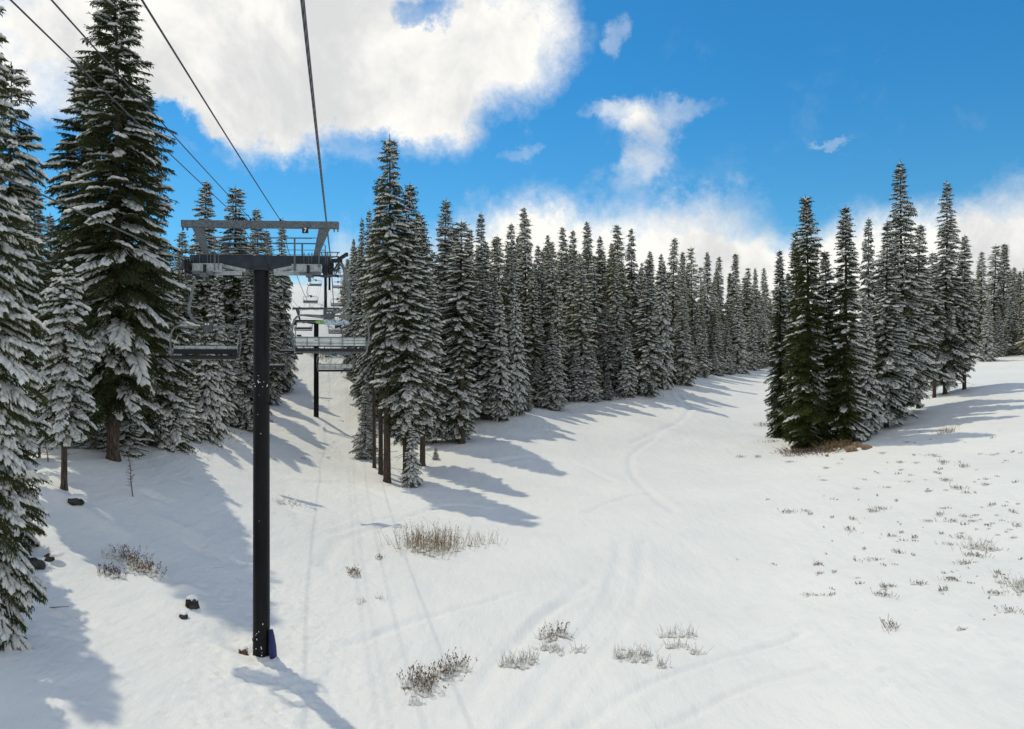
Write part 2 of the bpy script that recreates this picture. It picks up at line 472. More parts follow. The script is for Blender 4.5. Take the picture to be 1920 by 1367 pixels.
def px_line(pp, k=10):
    Q = [hit(*p)[:2] for p in pp]; Q = np.array(Q)
    # catmull-rom
    o_ = []
    for i in range(len(Q) - 1):
        p0 = Q[max(i - 1, 0)]; p1 = Q[i]; p2 = Q[i + 1]; p3 = Q[min(i + 2, len(Q) - 1)]
        for t_ in np.linspace(0, 1, k, endpoint=False):
            o_.append(0.5 * ((2 * p1) + (-p0 + p2) * t_ + (2 * p0 - 5 * p1 + 4 * p2 - p3) * t_ ** 2 + (-p0 + 3 * p1 - 3 * p2 + p3) * t_ ** 3))
    o_.append(Q[-1]); return np.array(o_)

TRACKS = [[(940,1366),(1040,1240),(1120,1150),(1150,1080),(1160,1020)],[(1010,1366),(1090,1260),(1160,1170),(1195,1090),(1200,1020)],
 [(960,1366),(1070,1245),(1140,1155),(1172,1080)],[(620,1000),(700,975),(790,965),(860,975)],[(600,1060),(640,1010),(720,985),(820,950),(920,955)],
 [(640,1210),(760,1170),(860,1140),(960,1110)],[(1080,1366),(1200,1290),(1330,1240),(1500,1190)],[(1240,1366),(1380,1300),(1560,1250)],
 [(900,870),(1000,860),(1090,875),(1150,905)],[(1180,830),(1250,800),(1290,770),(1270,740)],[(1100,960),(1180,930),(1300,920)],
 [(560,900),(640,905),(730,940)],[(980,1200),(1020,1150),(1100,1110)],[(860,1340),(930,1240),(1010,1160),(1100,1090)],[(1260,960),(1180,880),(1200,840),(1260,800)]]
for T_ in TRACKS:
    L_ = px_line(T_)
    dd_ = L_[:, 1].mean()
    groove(L_, 0.15 + dd_ * 0.0022, 0.058 + dd_ * 0.0005)
    groove(L_ + np.array([0.34, 0.1]), 0.13 + dd_ * 0.0022, 0.040 + dd_ * 0.0004)
# lumps dropped from the passing chairs, footprints and pits near the lift line
for _ in range(1300):
    u = rng.uniform(360, 760); v = rng.uniform(930, 1366)
    if rng.random() < 0.45: u = rng.normal(520, 70); v = rng.uniform(1080, 1366)
    x, y, z = hit(u, v)
    s_ = rng.uniform(0.05, 0.13)
    stamp(x, y, s_ * rng.uniform(1.2, 2.8), s_ * 0.8, rng.uniform(-0.7, 0.3), -rng.uniform(0.02, 0.06), rim=rng.uniform(0.1, 0.5))
for _ in range(150):
    x, y, z = hit(rng.uniform(60, 460), rng.uniform(900, 1366)); s_ = rng.uniform(0.06, 0.12)
    stamp(x, y, s_ * 1.4, s_, rng.uniform(0, 3), -rng.uniform(0.02, 0.05), rim=0.3)
for _ in range(120):
    x, y, z = hit(rng.uniform(520, 700), rng.uniform(800, 1000)); s_ = rng.uniform(0.1, 0.25)
    stamp(x, y, s_ * 1.8, s_ * .8, rng.uniform(-.6, .4), -rng.uniform(0.03, 0.07), rim=0.3)
# animal tracks on the left bank
for (u, v) in [(70,1138),(96,1148),(112,1160),(128,1172),(146,1180),(88,1176),(104,1190),(130,1196),(150,1200),(60,1190),(160,1212)]:
    x, y, z = hit(u, v); stamp(x, y, 0.15, 0.10, 0.2, -0.09)
# drifts, pits and pillows
for (u, v, rx, ry, a_, h_) in [(150,1162,1.0,0.28,-0.35,-0.16),(120,1155,0.9,0.25,-0.3,0.14),(290,930,0.7,0.35,0.1,-0.22),(345,905,0.4,0.2,0,-0.12),(120,935,0.9,0.5,-0.2,0.20),
        (370,1030,0.9,0.35,-0.35,-0.16),(350,1108,0.5,0.4,0,0.22),(100,1040,1.2,0.5,-0.2,0.25),(430,1190,0.8,0.5,-0.8,-0.30),(450,1215,0.45,0.35,0,-0.22),
        (650,1065,1.3,0.5,0.1,-0.25),(690,1050,0.6,0.3,0.2,-0.15),(545,945,1.6,0.7,-0.3,0.2),(535,950,0.8,0.3,-.4,-0.2),(820,1010,3.2,1.2,0,0.18),(480,1228,0.9,0.35,0.1,0.10),
        (200,985,1.6,0.6,-.2,0.15),(330,985,1.4,0.5,-.1,0.12),(250,1100,1.6,0.7,0,0.10),(1100,1010,6,1.3,0.05,0.20),(484,1228,0.75,0.7,0,-0.22),(492,1262,1.1,0.35,0.15,0.16),(440,1232,0.8,0.3,-.5,.12)]:
    x, y, z = hit(u, v); stamp(x, y, rx, ry, a_, h_)
# wind-crusted, bush-dimpled right slope
for _ in range(520):
    u = rng.uniform(1380, 1920); v = rng.uniform(840, 1300)
    x, y, z = hit(u, v); s_ = rng.uniform(0.15, 0.5)
    stamp(x, y, s_ * 1.8, s_ * 0.6, rng.uniform(-0.1, 0.5), rng.uniform(-0.06, 0.09))

ny, nx = X.shape
I = np.arange(ny * nx).reshape(ny, nx)
Fq = np.stack([I[:-1, :-1], I[:-1, 1:], I[1:, 1:], I[1:, :-1]], -1).reshape(-1, 4)
gme = np_mesh('snow_ground', np.stack([X, Y, Z], -1).reshape(-1, 3), Fq, M['ground'], True)
go = link_mesh('ground', gme); tag(go, 'smooth snow covered ski slope rising between the trees', None, None, 'structure')

def zfin(x, y):
    """height of the finished snow surface"""
    i = int(np.clip(np.searchsorted(xs, x) - 1, 0, nx - 2)); j = int(np.clip(np.searchsorted(ys, y) - 1, 0, ny - 2))
    tx = (x - xs[i]) / (xs[i + 1] - xs[i]); ty = (y - ys[j]) / (ys[j + 1] - ys[j])
    return float((Z[j, i] * (1 - tx) + Z[j, i + 1] * tx) * (1 - ty) + (Z[j + 1, i] * (1 - tx) + Z[j + 1, i + 1] * tx) * ty)

# ------------------------------------------------------------------ conifers
OCT_F = np.array([(0, 1, 2), (0, 2, 3), (0, 3, 4), (0, 4, 1), (5, 2, 1), (5, 3, 2), (5, 4, 3), (5, 1, 4)])
def blob2(p0, d, l, w, h, r):
    """elongated snow pad with two rings, 16 triangles"""
    d = np.array(d) / np.linalg.norm(d)
    s = np.cross(d, (0, 0, 1)); s /= np.linalg.norm(s) + 1e-9
    up = np.array((0, 0, 1.0))
    V = [p0]
    for t_, k in ((0.28, 0.9), (0.72, 1.0)):
        c = p0 + d * l * t_
        j = r.uniform(0.8, 1.25)
        V += [c + s * w * k * j, c + up * h * k, c - s * w * k * j, c - up * h * 0.35]
    V.append(p0 + d * l * 1.04 - up * h * 0.2)
    Fs = []
    for i in range(4):
        a, b_ = 1 + i, 1 + (i + 1) % 4
        Fs += [(0, b_, a), (a, b_, b_ + 4), (a, b_ + 4, a + 4), (9, a + 4, b_ + 4)]
    return V, Fs

def branch_template(L, r, P):
    """a drooping fir bough of length L: needles and, apart from them, the snow lying on it"""
    fv, ff, sv, sf = [], [], [], []
    sp_, nd = P['spacing'], P['needle']
    Wd = P.get('spread', 0.42) * L * 0.75 + 0.20
    nst = max(3, int(L * 0.86 / sp_))
    def curve(t_): return np.array([L * t_, 0.03 * L * math.sin(t_ * 5), -P['droop'] * L * t_ ** 1.8])
    def ndl(p, d, l):
        k = max(2, int(l / (nd * P.get('dens', 0.40))))
        side = np.cross(d, (0, 0, 1.0)); side /= np.linalg.norm(side) + 1e-9
        for i in range(k):
            s_ = (i + r.random()) / k
            c = p + d * l * s_
            a = r.uniform(-1, 1); dn = r.uniform(-1.0, 0.12)
            tip = c + d * nd * r.uniform(0.3, 0.9) + side * a * nd * 0.8 + np.array((0, 0, dn * nd * 0.75))
            w = nd * r.uniform(0.22, 0.42)
            up = np.array((0, 0, 1.0)) * r.uniform(-0.5, 0.5) + side * r.uniform(-.6, .6)
            b0 = len(fv)
            fv.extend([c - d * w - up * w * 0.5, c + d * w + up * w * 0.5, tip]); ff.append((b0, b0 + 1, b0 + 2))
    for i in range(nst):
        t_ = 0.14 + 0.86 * (i + 0.5) / nst
        p = curve(t_)
        tang = (curve(min(t_ + 0.05, 1.05)) - curve(t_ - 0.05)); tang /= np.linalg.norm(tang)
        shape = min(1.0, t_ * 2.6) * (1.01 - t_) ** 0.42 + 0.06
        for sd in (-1, 1):
            a = R(62 - 30 * t_) + r.uniform(-0.15, 0.15)
            l = Wd * shape * r.uniform(0.75, 1.15)
            if l < 0.06: continue
            d = np.array((math.cos(a), sd * math.sin(a), 0)) + tang * 0.2
            d[2] = tang[2] * 0.6 - P.get('hang', 0.28) * r.uniform(0.5, 1.3)
            d /= np.linalg.norm(d)
            ndl(p, d, l)
            if r.random() < P['twigsnow'] * (0.35 + 0.65 * min(1, t_ * 1.8)):
                w = P['pad'] * r.uniform(0.8, 1.55); h_ = w * P.get('thick', 0.85)
                q0 = p + d * l * 0.05 + np.array((0, 0, 0.03 + h_ * 0.35)); sl_ = l * r.uniform(0.6, 1.0)
                b0 = len(sv)
                if P['lod'] == 0:
                    V_, F_ = blob2(q0, d, sl_, w, h_, r)
                    sv.extend(V_); sf.extend([(x_ + b0, y_ + b0, z_ + b0) for x_, y_, z_ in F_])
                else:
                    side = np.cross(d, (0, 0, 1.0)); side /= np.linalg.norm(side)
                    c = q0 + d * sl_ * 0.55
                    sv.extend([c + np.array((0, 0, h_)), q0, c + side * w, q0 + d * sl_, c - side * w, c - np.array((0, 0, h_ * 0.3))])
                    sf.extend((OCT_F + b0).tolist())
        if i % 2 == 0: ndl(p, tang, nd * 2)
    if r.random() < P['twigsnow'] + 0.2:      # ridge of snow down the middle of the bough
        for t_ in np.arange(0.3, 1.0, max(0.16, 0.25 / L)):
            w = P['pad'] * r.uniform(0.9, 1.5)
            p = curve(t_) + np.array((0, 0, w * 0.4)); d = curve(t_ + 0.05) - curve(t_); l = 0.26 * r.uniform(.8, 1.2) * (1 if L > 1 else L)
            b0 = len(sv)
            V_, F_ = blob2(p - np.array((l * .5, 0, 0)), d, l * 1.3, w, w * 0.7, r)
            sv.extend(V_); sf.extend([(x_ + b0, y_ + b0, z_ + b0) for x_, y_, z_ in F_])
    for t_ in np.linspace(0.0, 0.9, 4):       # the woody axis shows from below
        p = curve(t_); p2 = curve(min(1, t_ + 0.3)); w = 0.016 * (1.2 - t_) * (1 + L * 0.4)
        b0 = len(fv)
        fv.extend([p + np.array((0, w, 0)), p - np.array((0, w, 0)), p2]); ff.append((b0, b0 + 1, b0 + 2))
        fv.extend([p + np.array((0, 0, w)), p - np.array((0, 0, w)), p2]); ff.append((b0 + 3, b0 + 4, b0 + 5))
    return (np.array(fv), np.array(ff), np.array(sv).reshape(-1, 3), np.array(sf, int).reshape(-1, 3))

def conifer(name, seed, H, Rm, **kw):
    """meshes of one kind of snow-laden fir: trunk, crown, branch snow"""
    P = dict(base=0.06, spacing=0.2, needle=0.2, droop=0.16, hang=0.28, twigsnow=0.7, pad=0.07, lod=1, dz=0.42, nb=6,
             exp=0.75, load=0.8, bare=None, clump=0.35, trunk_r=0.012, needles='needles', limbs=0, bark='bark', lean=0.0, patch=0.35, skirt=0.62, pitch=-0.34, gap=None, tuft=1.0)
    P.update(kw)
    r = np.random.default_rng(seed)
    lens = [0.35, 0.6, 0.95, 1.4, 1.95, 2.6, 3.3]
    tmpl = {L: [branch_template(L, r, P) for _ in range(3)] for L in lens if L <= Rm * 1.35 or L < 0.7}
    keys = np.array(sorted(tmpl))
    FV, FF, SV, SF = [], [], [], []
    nf = ns = 0
    z = H * P['base']
    phi0 = r.uniform(0, 6.28, 4)
    def sway(zz): return np.array([0.012 * H * math.sin(zz / H * 3 + phi0[0]) * zz / H + P['lean'] * zz, 0.010 * H * math.sin(zz / H * 4 + phi0[1]) * zz / H, 0])
    while z < H * 0.985:
        t_ = (z - H * P['base']) / (H * (1 - P['base']))
        prof = (1 - t_) ** P['exp'] * min(1.0, P['skirt'] + t_ * 2.6)
        prof *= 1 + 0.14 * math.sin(z * 1.3 + phi0[2]) * math.sin(z * 0.53 + phi0[3])
        rad = Rm * prof + 0.12
        nb = max(5, int(round(P['nb'] * (0.65 + 0.35 * min(1, rad / 1.2)))))
        a0 = r.uniform(0, 6.28)
        for k in range(nb):
            a = a0 + 6.283 * k / nb + r.normal(0, 0.25)
            if P['gap'] and r.random() < P['gap'][1] and abs((a - P['gap'][0] + math.pi) % (2 * math.pi) - math.pi) < 0.7: continue
            lump = 1 + P['clump'] * 0.6 * math.sin(2 * a + z * 0.9 + phi0[0]) * math.sin(z * 1.7 + a + phi0[1])
            L = rad * lump * r.uniform(0.80, 1.10)
            if r.random() < 0.06: L *= 0.6
            if L < 0.12: continue
            kk = keys[np.argmin(np.abs(keys - L))]
            fv, ff, sv, sf = tmpl[kk][r.integers(3)]
            sc_ = L / kk
            pitch = P['pitch'] + 0.50 * t_ + r.normal(0, 0.13)
            pitch += 0.35 * max(0, t_ - 0.8) / 0.2
            roll = r.normal(0, 0.15)
            ca, sa = math.cos(a), math.sin(a); cp, sp2 = math.cos(pitch), math.sin(pitch); cr, sr = math.cos(roll), math.sin(roll)
            Rz = np.array([[ca, -sa, 0], [sa, ca, 0], [0, 0, 1]]); Ry = np.array([[cp, 0, -sp2], [0, 1, 0], [sp2, 0, cp]]); Rx = np.array([[1, 0, 0], [0, cr, -sr], [0, sr, cr]])
            Mt = Rz @ Ry @ Rx
            org = sway(z) + np.array((0, 0, z + r.uniform(-0.5, 0.5) * P['dz']))
            yz = np.array((1, max(0.65, min(1, sc_)), 1)) * sc_ if sc_ > 1 else np.array((sc_, sc_ ** 0.5, sc_))
            FV.append((fv * yz) @ Mt.T + org); FF.append(ff + nf); nf += len(fv)
            ld = P['load'] * min(1.25, 1.0 - P['patch'] + P['patch'] * 2.0 * (0.5 + 0.5 * math.sin(z * 1.1 + a * 1.7 + phi0[3]) * math.cos(z * 0.47 - a + phi0[2])))
            if P['bare'] is not None:
                dd = math.cos(a - P['bare'][0])
                ld *= 1 - P['bare'][1] * min(1, max(0, dd * 1.6 + 0.55)) * min(1, max(0.0, (1.02 - t_) * 2.6))
            if r.random() < ld and len(sv):
                SV.append((sv * yz) @ Mt.T + org + np.array((0, 0, 0.01))); SF.append(sf + ns); ns += len(sv)
        z += P['dz'] * r.uniform(0.65, 1.35) * (0.55 + 0.45 * min(1, rad / 1.0))
    # leader
    for i in range(14):
        zz = H * 0.975 + i / 14 * H * 0.03; a = r.uniform(0, 6.28); w = 0.16 * (1 - i / 16)
        c = sway(zz) + np.array((0, 0, zz)); FV.append(np.array([c + (0, 0, -.05), c + (0, 0, .1), c + (w * math.cos(a), w * math.sin(a), .06)])); FF.append(np.array([[0, 1, 2]]) + nf); nf += 3
    # trunk with a flared foot
    mb = MB()
    zs = np.concatenate([[-0.6, 0, 0.35], np.linspace(0.1, 0.97, 9) * H])
    tr = P['trunk_r'] * H
    pts = []; rr = []
    for zz in zs:
        pts.append(sway(max(zz, 0)) + np.array((0, 0, zz)))
        q_ = tr * (1 - max(zz, 0) / H) ** 0.8 + 0.012
        if zz < 0.2: q_ *= 1.22
        rr.append(q_ * r.uniform(0.95, 1.05))
    mb.tube(pts, rr, 9)
    for i in range(P['limbs']):
        zz = r.uniform(0.04, max(P['base'] * 1.6, 0.12)) * H; a = r.uniform(0, 6.28); l = r.uniform(0.5, 1.0) * min(Rm, 2.2) * 0.8
        p0 = Vector(sway(zz)) + Vector((0, 0, zz)); dv = Vector((math.cos(a), math.sin(a), r.uniform(-0.45, 0.05)))
        mid = p0 + dv * l * 0.5; end = p0 + dv * l + Vector((0, 0, r.uniform(-.3, .15)))
        mb.tube([p0, mid, end], [0.03, 0.018, 0.006], 4, False)
        for _ in range(3):
            s_ = r.uniform(0.3, 0.9); b0 = p0 + dv * l * s_; d2 = Vector((math.cos(a + r.uniform(-1.2, 1.2)), math.sin(a + r.uniform(-1.2, 1.2)), r.uniform(-.4, .2))) * l * 0.35
            mb.tube([b0, b0 + d2], [0.011, 0.004], 3, False)
    res = dict(H=H, R=Rm,
               trunk=mb.mesh(name + '_trunk', M[P['bark']], True),
               crown=np_mesh(name + '_crown', np.concatenate(FV), np.concatenate(FF), M[P['needles']]),
               snow=np_mesh(name + '_snow', np.concatenate(SV), np.concatenate(SF), M['treesnow'], True))
    res['tris'] = len(res['crown'].polygons) + len(res['snow'].polygons)
    return res

K_ = {}
# near trees
K_['giant'] = conifer('giant_fir', 11, 25.0, 3.3, base=0.12, spacing=0.15, needle=0.19, dens=0.30, lod=0, dz=0.31, nb=8, exp=0.50, load=0.42, twigsnow=0.92, pad=0.082, trunk_r=0.0135, limbs=16, droop=0.20, gap=(-1.25, 0.2), clump=0.5, hang=0.30)
K_['edge'] = conifer('edge_fir', 12, 17.5, 1.9, base=0.02, spacing=0.12, needle=0.13, dens=0.30, lod=0, dz=0.27, nb=7, exp=0.40, load=0.66, twigsnow=0.95, pad=0.070, trunk_r=0.009, droop=0.24, hang=0.34, clump=0.55)
K_['laden'] = conifer('laden_fir', 13, 9.5, 1.45, base=0.26, spacing=0.14, needle=0.14, dens=0.36, lod=0, dz=0.30, nb=7, exp=0.5, load=1.0, twigsnow=1.0, pad=0.075, trunk_r=0.013, limbs=5, droop=0.30, hang=0.45)
K_['bushy'] = conifer('bushy_fir', 14, 6.5, 1.9, base=0.03, spacing=0.16, needle=0.15, dens=0.36, lod=0, dz=0.28, nb=8, exp=0.75, load=0.98, twigsnow=0.95, pad=0.070, trunk_r=0.016, droop=0.22, hang=0.35)
# middle distance
mid = dict(lod=1, spacing=0.19, needle=0.19, dz=0.34, nb=8, pad=0.098, dens=0.42, hang=0.28, spread=0.50)
K_['tall1'] = conifer('tall_fir', 21, 28.0, 2.9, base=0.36, exp=0.66, load=0.62, twigsnow=0.9, limbs=44, trunk_r=0.0125, droop=0.15, skirt=0.30, **mid)
K_['tall2'] = conifer('tall_fir', 22, 26.0, 3.0, base=0.15, exp=0.72, load=0.74, twigsnow=0.94, limbs=18, trunk_r=0.0120, droop=0.17, skirt=0.35, **mid)
K_['mid1'] = conifer('mid_fir', 23, 22.0, 2.9, base=0.06, exp=0.78, load=0.78, twigsnow=0.9, limbs=6, droop=0.15, **mid)
K_['mid2'] = conifer('mid_fir', 24, 20.0, 2.9, base=0.04, exp=0.95, load=0.92, twigsnow=0.94, droop=0.18, **mid)
K_['white'] = conifer('white_fir', 25, 15.0, 2.2, base=0.05, exp=0.74, load=1.0, twigsnow=1.0, droop=0.26, **{**mid, 'pad': 0.13, 'hang': 0.38})
LB = R(215)       # side swept bare of snow (towards the lower left)
K_['green1'] = conifer('half_bare_fir', 26, 25.0, 2.9, base=0.01, exp=0.62, load=1.0, twigsnow=0.95, bare=(LB, 0.93), needles='needles_olive', droop=0.12, clump=0.45, **{**mid, 'nb': 9, 'dens': 0.32})
K_['green2'] = conifer('half_bare_fir', 27, 24.0, 2.6, base=0.01, exp=0.72, load=1.0, twigsnow=0.95, bare=(LB, 0.86), needles='needles_olive', droop=0.12, clump=0.45, **{**mid, 'nb': 9, 'dens': 0.32})
K_['tall3'] = conifer('tall_fir', 28, 29.0, 3.3, base=0.06, exp=0.80, load=0.80, twigsnow=0.92, limbs=8, trunk_r=0.0098, droop=0.16, clump=0.65, **{**mid, 'dz': 0.38})
far = dict(patch=0.35, lod=1, spacing=0.30, needle=0.26, dz=0.42, nb=8, pad=0.155, dens=0.46, hang=0.22, needles='needles_frost', spread=0.5)
K_['far1'] = conifer('far_fir', 31, 24.0, 3.0, base=0.05, exp=0.78, load=0.76, twigsnow=0.85, droop=0.15, **far)
K_['far2'] = conifer('far_fir', 32, 22.0, 2.9, base=0.03, exp=0.95, load=0.85, twigsnow=0.88, droop=0.15, **far)
K_['far3'] = conifer('far_fir', 33, 26.0, 3.3, base=0.08, exp=0.85, load=0.62, twigsnow=0.8, droop=0.15, clump=0.6, **far)
K_['far4'] = conifer('far_fir', 34, 18.0, 2.6, base=0.02, exp=1.0, load=1.0, twigsnow=1.0, droop=0.18, **far)
K_['far5'] = conifer('far_fir', 35, 24.0, 3.1, base=0.10, exp=0.70, load=0.60, twigsnow=0.8, clump=0.75, droop=0.15, **far)
K_['mid3'] = conifer('mid_fir', 36, 23.0, 3.0, base=0.05, exp=0.82, load=0.74, twigsnow=0.88, droop=0.16, **{**mid, 'needles': 'needles_frost', 'pad': 0.13})
K_['scrag'] = conifer('scraggy_fir', 37, 21.0, 2.2, base=0.12, exp=0.6, load=0.8, twigsnow=0.85, droop=0.2, clump=1.2, limbs=30, **{**far, 'nb': 5, 'dz': 0.6})
print('TREE TRIS', {k: v['tris'] for k, v in K_.items()}, sum(v['tris'] for v in K_.values()))

NT = [0]
def tree(kind, u, d, vt, label, group=None, wid=1.0, rot=None, name='fir_tree', H=None, tilt=0.0):
    """plant a tree at distance d whose top reaches photo height vt"""
    k = K_[kind]
    x, y = (u - 960) / F * d, d
    z = zfin(x, y) - 0.04
    if H is None: H = CZ + (683.5 - vt) / F * d - z
    s = H / k['H']
    o = empty(name, (x, y, z), rng.uniform(0, 6.28) if rot is None else rot)
    o.rotation_euler[1] = tilt
    if rot is None and tilt == 0: o.rotation_euler[0] = rng.normal(0, 0.008)
    w = wid * s ** 0.5 if s < 1.15 else wid * s ** 0.5
    o.scale = (w, w, s)
    tag(o, label, 'tree', group)
    link_mesh('trunk', k['trunk'], o); link_mesh('crown', k['crown'], o, 'stuff'); link_mesh('branch_snow', k['snow'], o, 'stuff')
    NT[0] += 1
    return o

FR = 'firs standing beside the ski run'
LW = 'firs in the wood left of the lift'
# left edge and bank
tree('edge', -26, 20.0, -10, 'snow laden fir cut by the left edge of the picture, closest tree to the viewer', rot=0.4, wid=0.66)
tree('edge', 12, 26.5, 120, 'fir rising just behind the closest fir at the left edge', wid=0.72, rot=2.4)
tree('giant', 212, 39.0, -45, 'huge dark fir with a thick bare lower trunk, left of the lift tower', rot=0.0, wid=0.92)
tree('giant', 158, 42.5, 105, 'second tall fir pressed against the left side of the huge dark fir', wid=0.80, rot=2.0)
tree('mid1', 262, 43.5, 150, 'tall fir half hidden behind the right side of the huge dark fir', wid=1.12, rot=1.0)
tree('laden', 120, 33.0, 498, 'small snow laden fir on a bare dark trunk in front of the huge fir', rot=1.0)
tree('bushy', 320, 45.0, 648, 'low bushy snow covered fir at the edge of the left wood beside the lift tower', rot=0.5)
tree('bushy', 385, 52.0, 610, 'bushy snow covered fir behind the downhill chair seat, beside the low bushy fir', rot=2.0, wid=0.75)
tree('bushy', 285, 48.0, 700, 'short fir tucked between the huge fir trunk and the low bushy fir', rot=3.0, wid=0.9)
tree('bushy', 228, 41.0, 745, 'knee high young fir beside the foot of the huge fir trunk', rot=4.0, wid=1.1)
tree('bushy', 165, 41.0, 790, 'tiny fir covered in snow left of the huge fir trunk', rot=4.6, wid=1.2)
tree('laden', 74, 37.0, 690, 'thin young fir with a bare stem left of the small snow laden fir', rot=2.2, wid=0.6)
tree('laden', 52, 36.0, 735, 'short scraggy fir on the bank close to the left edge', rot=3.2, wid=0.7)
tree('tall2', 383, 66.0, 338, 'pointed fir whose tip rises above the left half of the lift tower top beam', wid=0.9, rot=1.0)
tree('tall1', 438, 69.0, 346, 'full dark topped fir whose tip rises above the middle of the tower top beam', wid=1.0, rot=2.0)
tree('tall2', 484, 79.0, 389, 'snow speckled fir right behind the tower pole', wid=0.85, rot=4.0)
tree('mid2', 528, 96.0, 408, 'slender spire shaped fir beside the lift line, right of the tower pole', wid=0.82, rot=1.5)
tree('mid1', 346, 60.0, 432, 'fir below the left end of the tower top beam', wid=0.8, rot=2.5)
tree('white', 405, 57.0, 520, 'white fir behind the hanger of the nearest downhill chair', wid=0.8, rot=1.0)
tree('mid1', 505, 86.0, 470, 'fir with low boughs touching the tower pole on its right side', wid=0.72, rot=0.3)
tree('mid2', 462, 63.0, 500, 'fir behind the upper half of the tower pole', wid=0.9, rot=5.0)
# behind the left bank
for i, (u, d, vt, kd) in enumerate([(70,52,345,'mid1'),(100,60,400,'mid2'),(40,48,300,'mid1'),(140,55,430,'white'),(310,57,470,'mid1'),(335,72,500,'mid2'),(280,60,440,'mid2'),
        (360,84,480,'mid1'),(425,86,450,'mid2'),(455,95,440,'mid1'),(505,104,430,'mid2'),(470,112,450,'mid1'),(395,100,470,'mid1'),(300,85,450,'mid1'),
        (230,75,430,'mid1'),(180,68,440,'mid2'),(120,80,430,'mid1'),(60,75,420,'mid2'),(10,60,380,'mid1'),(250,52,600,'white'),(350,50,690,'bushy'),(435,62,610,'white'),
        (418,74,560,'mid2'),(330,64,560,'white'),(55,44,560,'white'),(15,42,500,'mid1'),(145,47,620,'white'),(530,160,480,'far2'),(500,140,470,'far3')]):
    tree(kd, u, d, vt, 'snow dusted fir inside the crowded wood left of the lift', LW, wid=rng.uniform(0.85, 1.1))
# cluster in the middle right of the lift line
tree('tall1', 726, 60.0, 254, 'tallest dark tipped fir of the central clump with a long bare trunk', wid=0.86, rot=0.2)
tree('tall2', 762, 60.5, 343, 'broad snow clad fir at the right front of the central clump', wid=1.0, rot=1.2)
tree('tall1', 702, 65.0, 420, 'slim bare trunked fir at the left front of the central clump', wid=0.52, rot=2.2)
tree('tall1', 714, 62.5, 330, 'fir with its bare brown trunk close behind the tallest fir of the central clump', wid=0.62, rot=3.0)
tree('tall2', 792, 67.0, 398, 'fir on the right rear of the central clump with shaded trunk', wid=0.9, rot=4.0)
tree('white', 686, 69.0, 735, 'young snow covered fir standing left of the bare trunks of the central clump', wid=0.9, rot=1.0)
tree('bushy', 772, 59.0, 800, 'little dark fir at the foot of the central clump', wid=0.62, rot=1.0)
tree('bushy', 817, 69.0, 838, 'tiny seedling fir in the snow right of the central clump', wid=0.5, rot=1.0)
tree('tall3', 676, 96.0, 405, 'fir peeking out on the left behind the central clump beside the lift ropes', wid=0.55, rot=1.0)
tree('mid2', 663, 108.0, 445, 'outermost small fir tip left of the central clump', wid=0.6, rot=2.0)
tree('mid1', 694, 84.0, 392, 'fir filling the left back of the central clump', wid=0.55, rot=3.5)
tree('tall2', 835, 80.0, 373, 'double tipped tall fir right of the central clump', wid=0.9, rot=0.0)
tree('tall1', 866, 75.0, 410, 'snowy fir with several dark trunks at its foot, right of the central clump', wid=1.0, rot=2.6)
tree('mid1', 858, 76.0, 470, 'shorter fir sharing its foot with the snowy fir right of the central clump', wid=0.9, rot=2.0)
tree('tall3', 904, 90.0, 397, 'smooth pointed dark fir beyond the gap right of the central clump', wid=0.85, rot=5.0)
tree('white', 937, 86.0, 548, 'heavily snow covered fir with a visible thin trunk at the forest corner', wid=0.85, rot=1.0)
tree('white', 968, 89.0, 545, 'narrow snow covered fir standing at the very corner of the forest', wid=0.75, rot=2.0)
tree('mid1', 815, 76.0, 470, 'fir filling the gap behind the central clump', wid=0.9, rot=2.0)
# silhouette of the main forest: edge distance as a function of photo x
EU = [850, 890, 940, 1000, 1070, 1140, 1200, 1250, 1290, 1340, 1400, 1445, 1500]
ED = [72, 77, 87, 95, 105, 110, 114, 125, 135, 150, 170, 186, 200]
ORD = 'first second third fourth fifth sixth seventh eighth ninth tenth eleventh twelfth thirteenth fourteenth fifteenth sixteenth seventeenth eighteenth nineteenth twentieth'.split()
TOPS = [(935,440,14),(958,418,15),(984,387,16),(1010,458,15),(1030,440,24),(1057,424,24),(1076,430,20),(1100,414,16),(1121,440,22),(1145,455,20),(1160,419,12),(1187,427,14),
        (1216,470,20),(1236,474,22),(1262,444,12),(1278,470,20),(1297,462,20),(1325,471,16),(1350,480,20),(1378,473,10),(1402,500,15),(1416,502,16),(1434,501,10),(880,430,18),(848,420,16)]
names = ['short', 'blunt', 'sharp', 'slim', 'ragged', 'dark', 'pale', 'bent']
TOPS.sort(); nl = 0
for i, (u, vt, bk) in enumerate(TOPS):
    e = float(np.interp(u, EU, ED))
    lab = {984: 'tallest fir tip of the forest skyline, standing left of centre against white cloud',
           1057: 'left one of the tall pair of firs on the forest skyline at its middle',
           1100: 'broad topped skyline fir, highest one right of the tallest skyline tip',
           1160: 'left one of the twin skyline firs in the middle of the forest',
           1187: 'right one of the twin skyline firs in the middle of the forest',
           1262: 'single fir standing out where the forest skyline starts to drop rightwards',
           1378: 'last tall fir on the forest skyline before the dark green clump'}.get(u)
    tree(['tall3', 'mid3', 'far3', 'mid1', 'mid3'][i % 5] if e < 125 else ['far3', 'far1', 'far5', 'far2'][i % 4], u, e + bk, vt,
         lab or '%s lesser fir tip from the left along the forest skyline' % ORD[nl], 'fir tips along the forest skyline', wid=rng.uniform(0.8, 1.0))
    nl += 0 if lab else 1
def topline(u): return float(np.interp(u, [640, 760, 830, 900, 985, 1060, 1180, 1260, 1380, 1440, 1500, 1700, 1920], [430, 400, 400, 420, 425, 435, 440, 465, 495, 505, 515, 505, 500]))
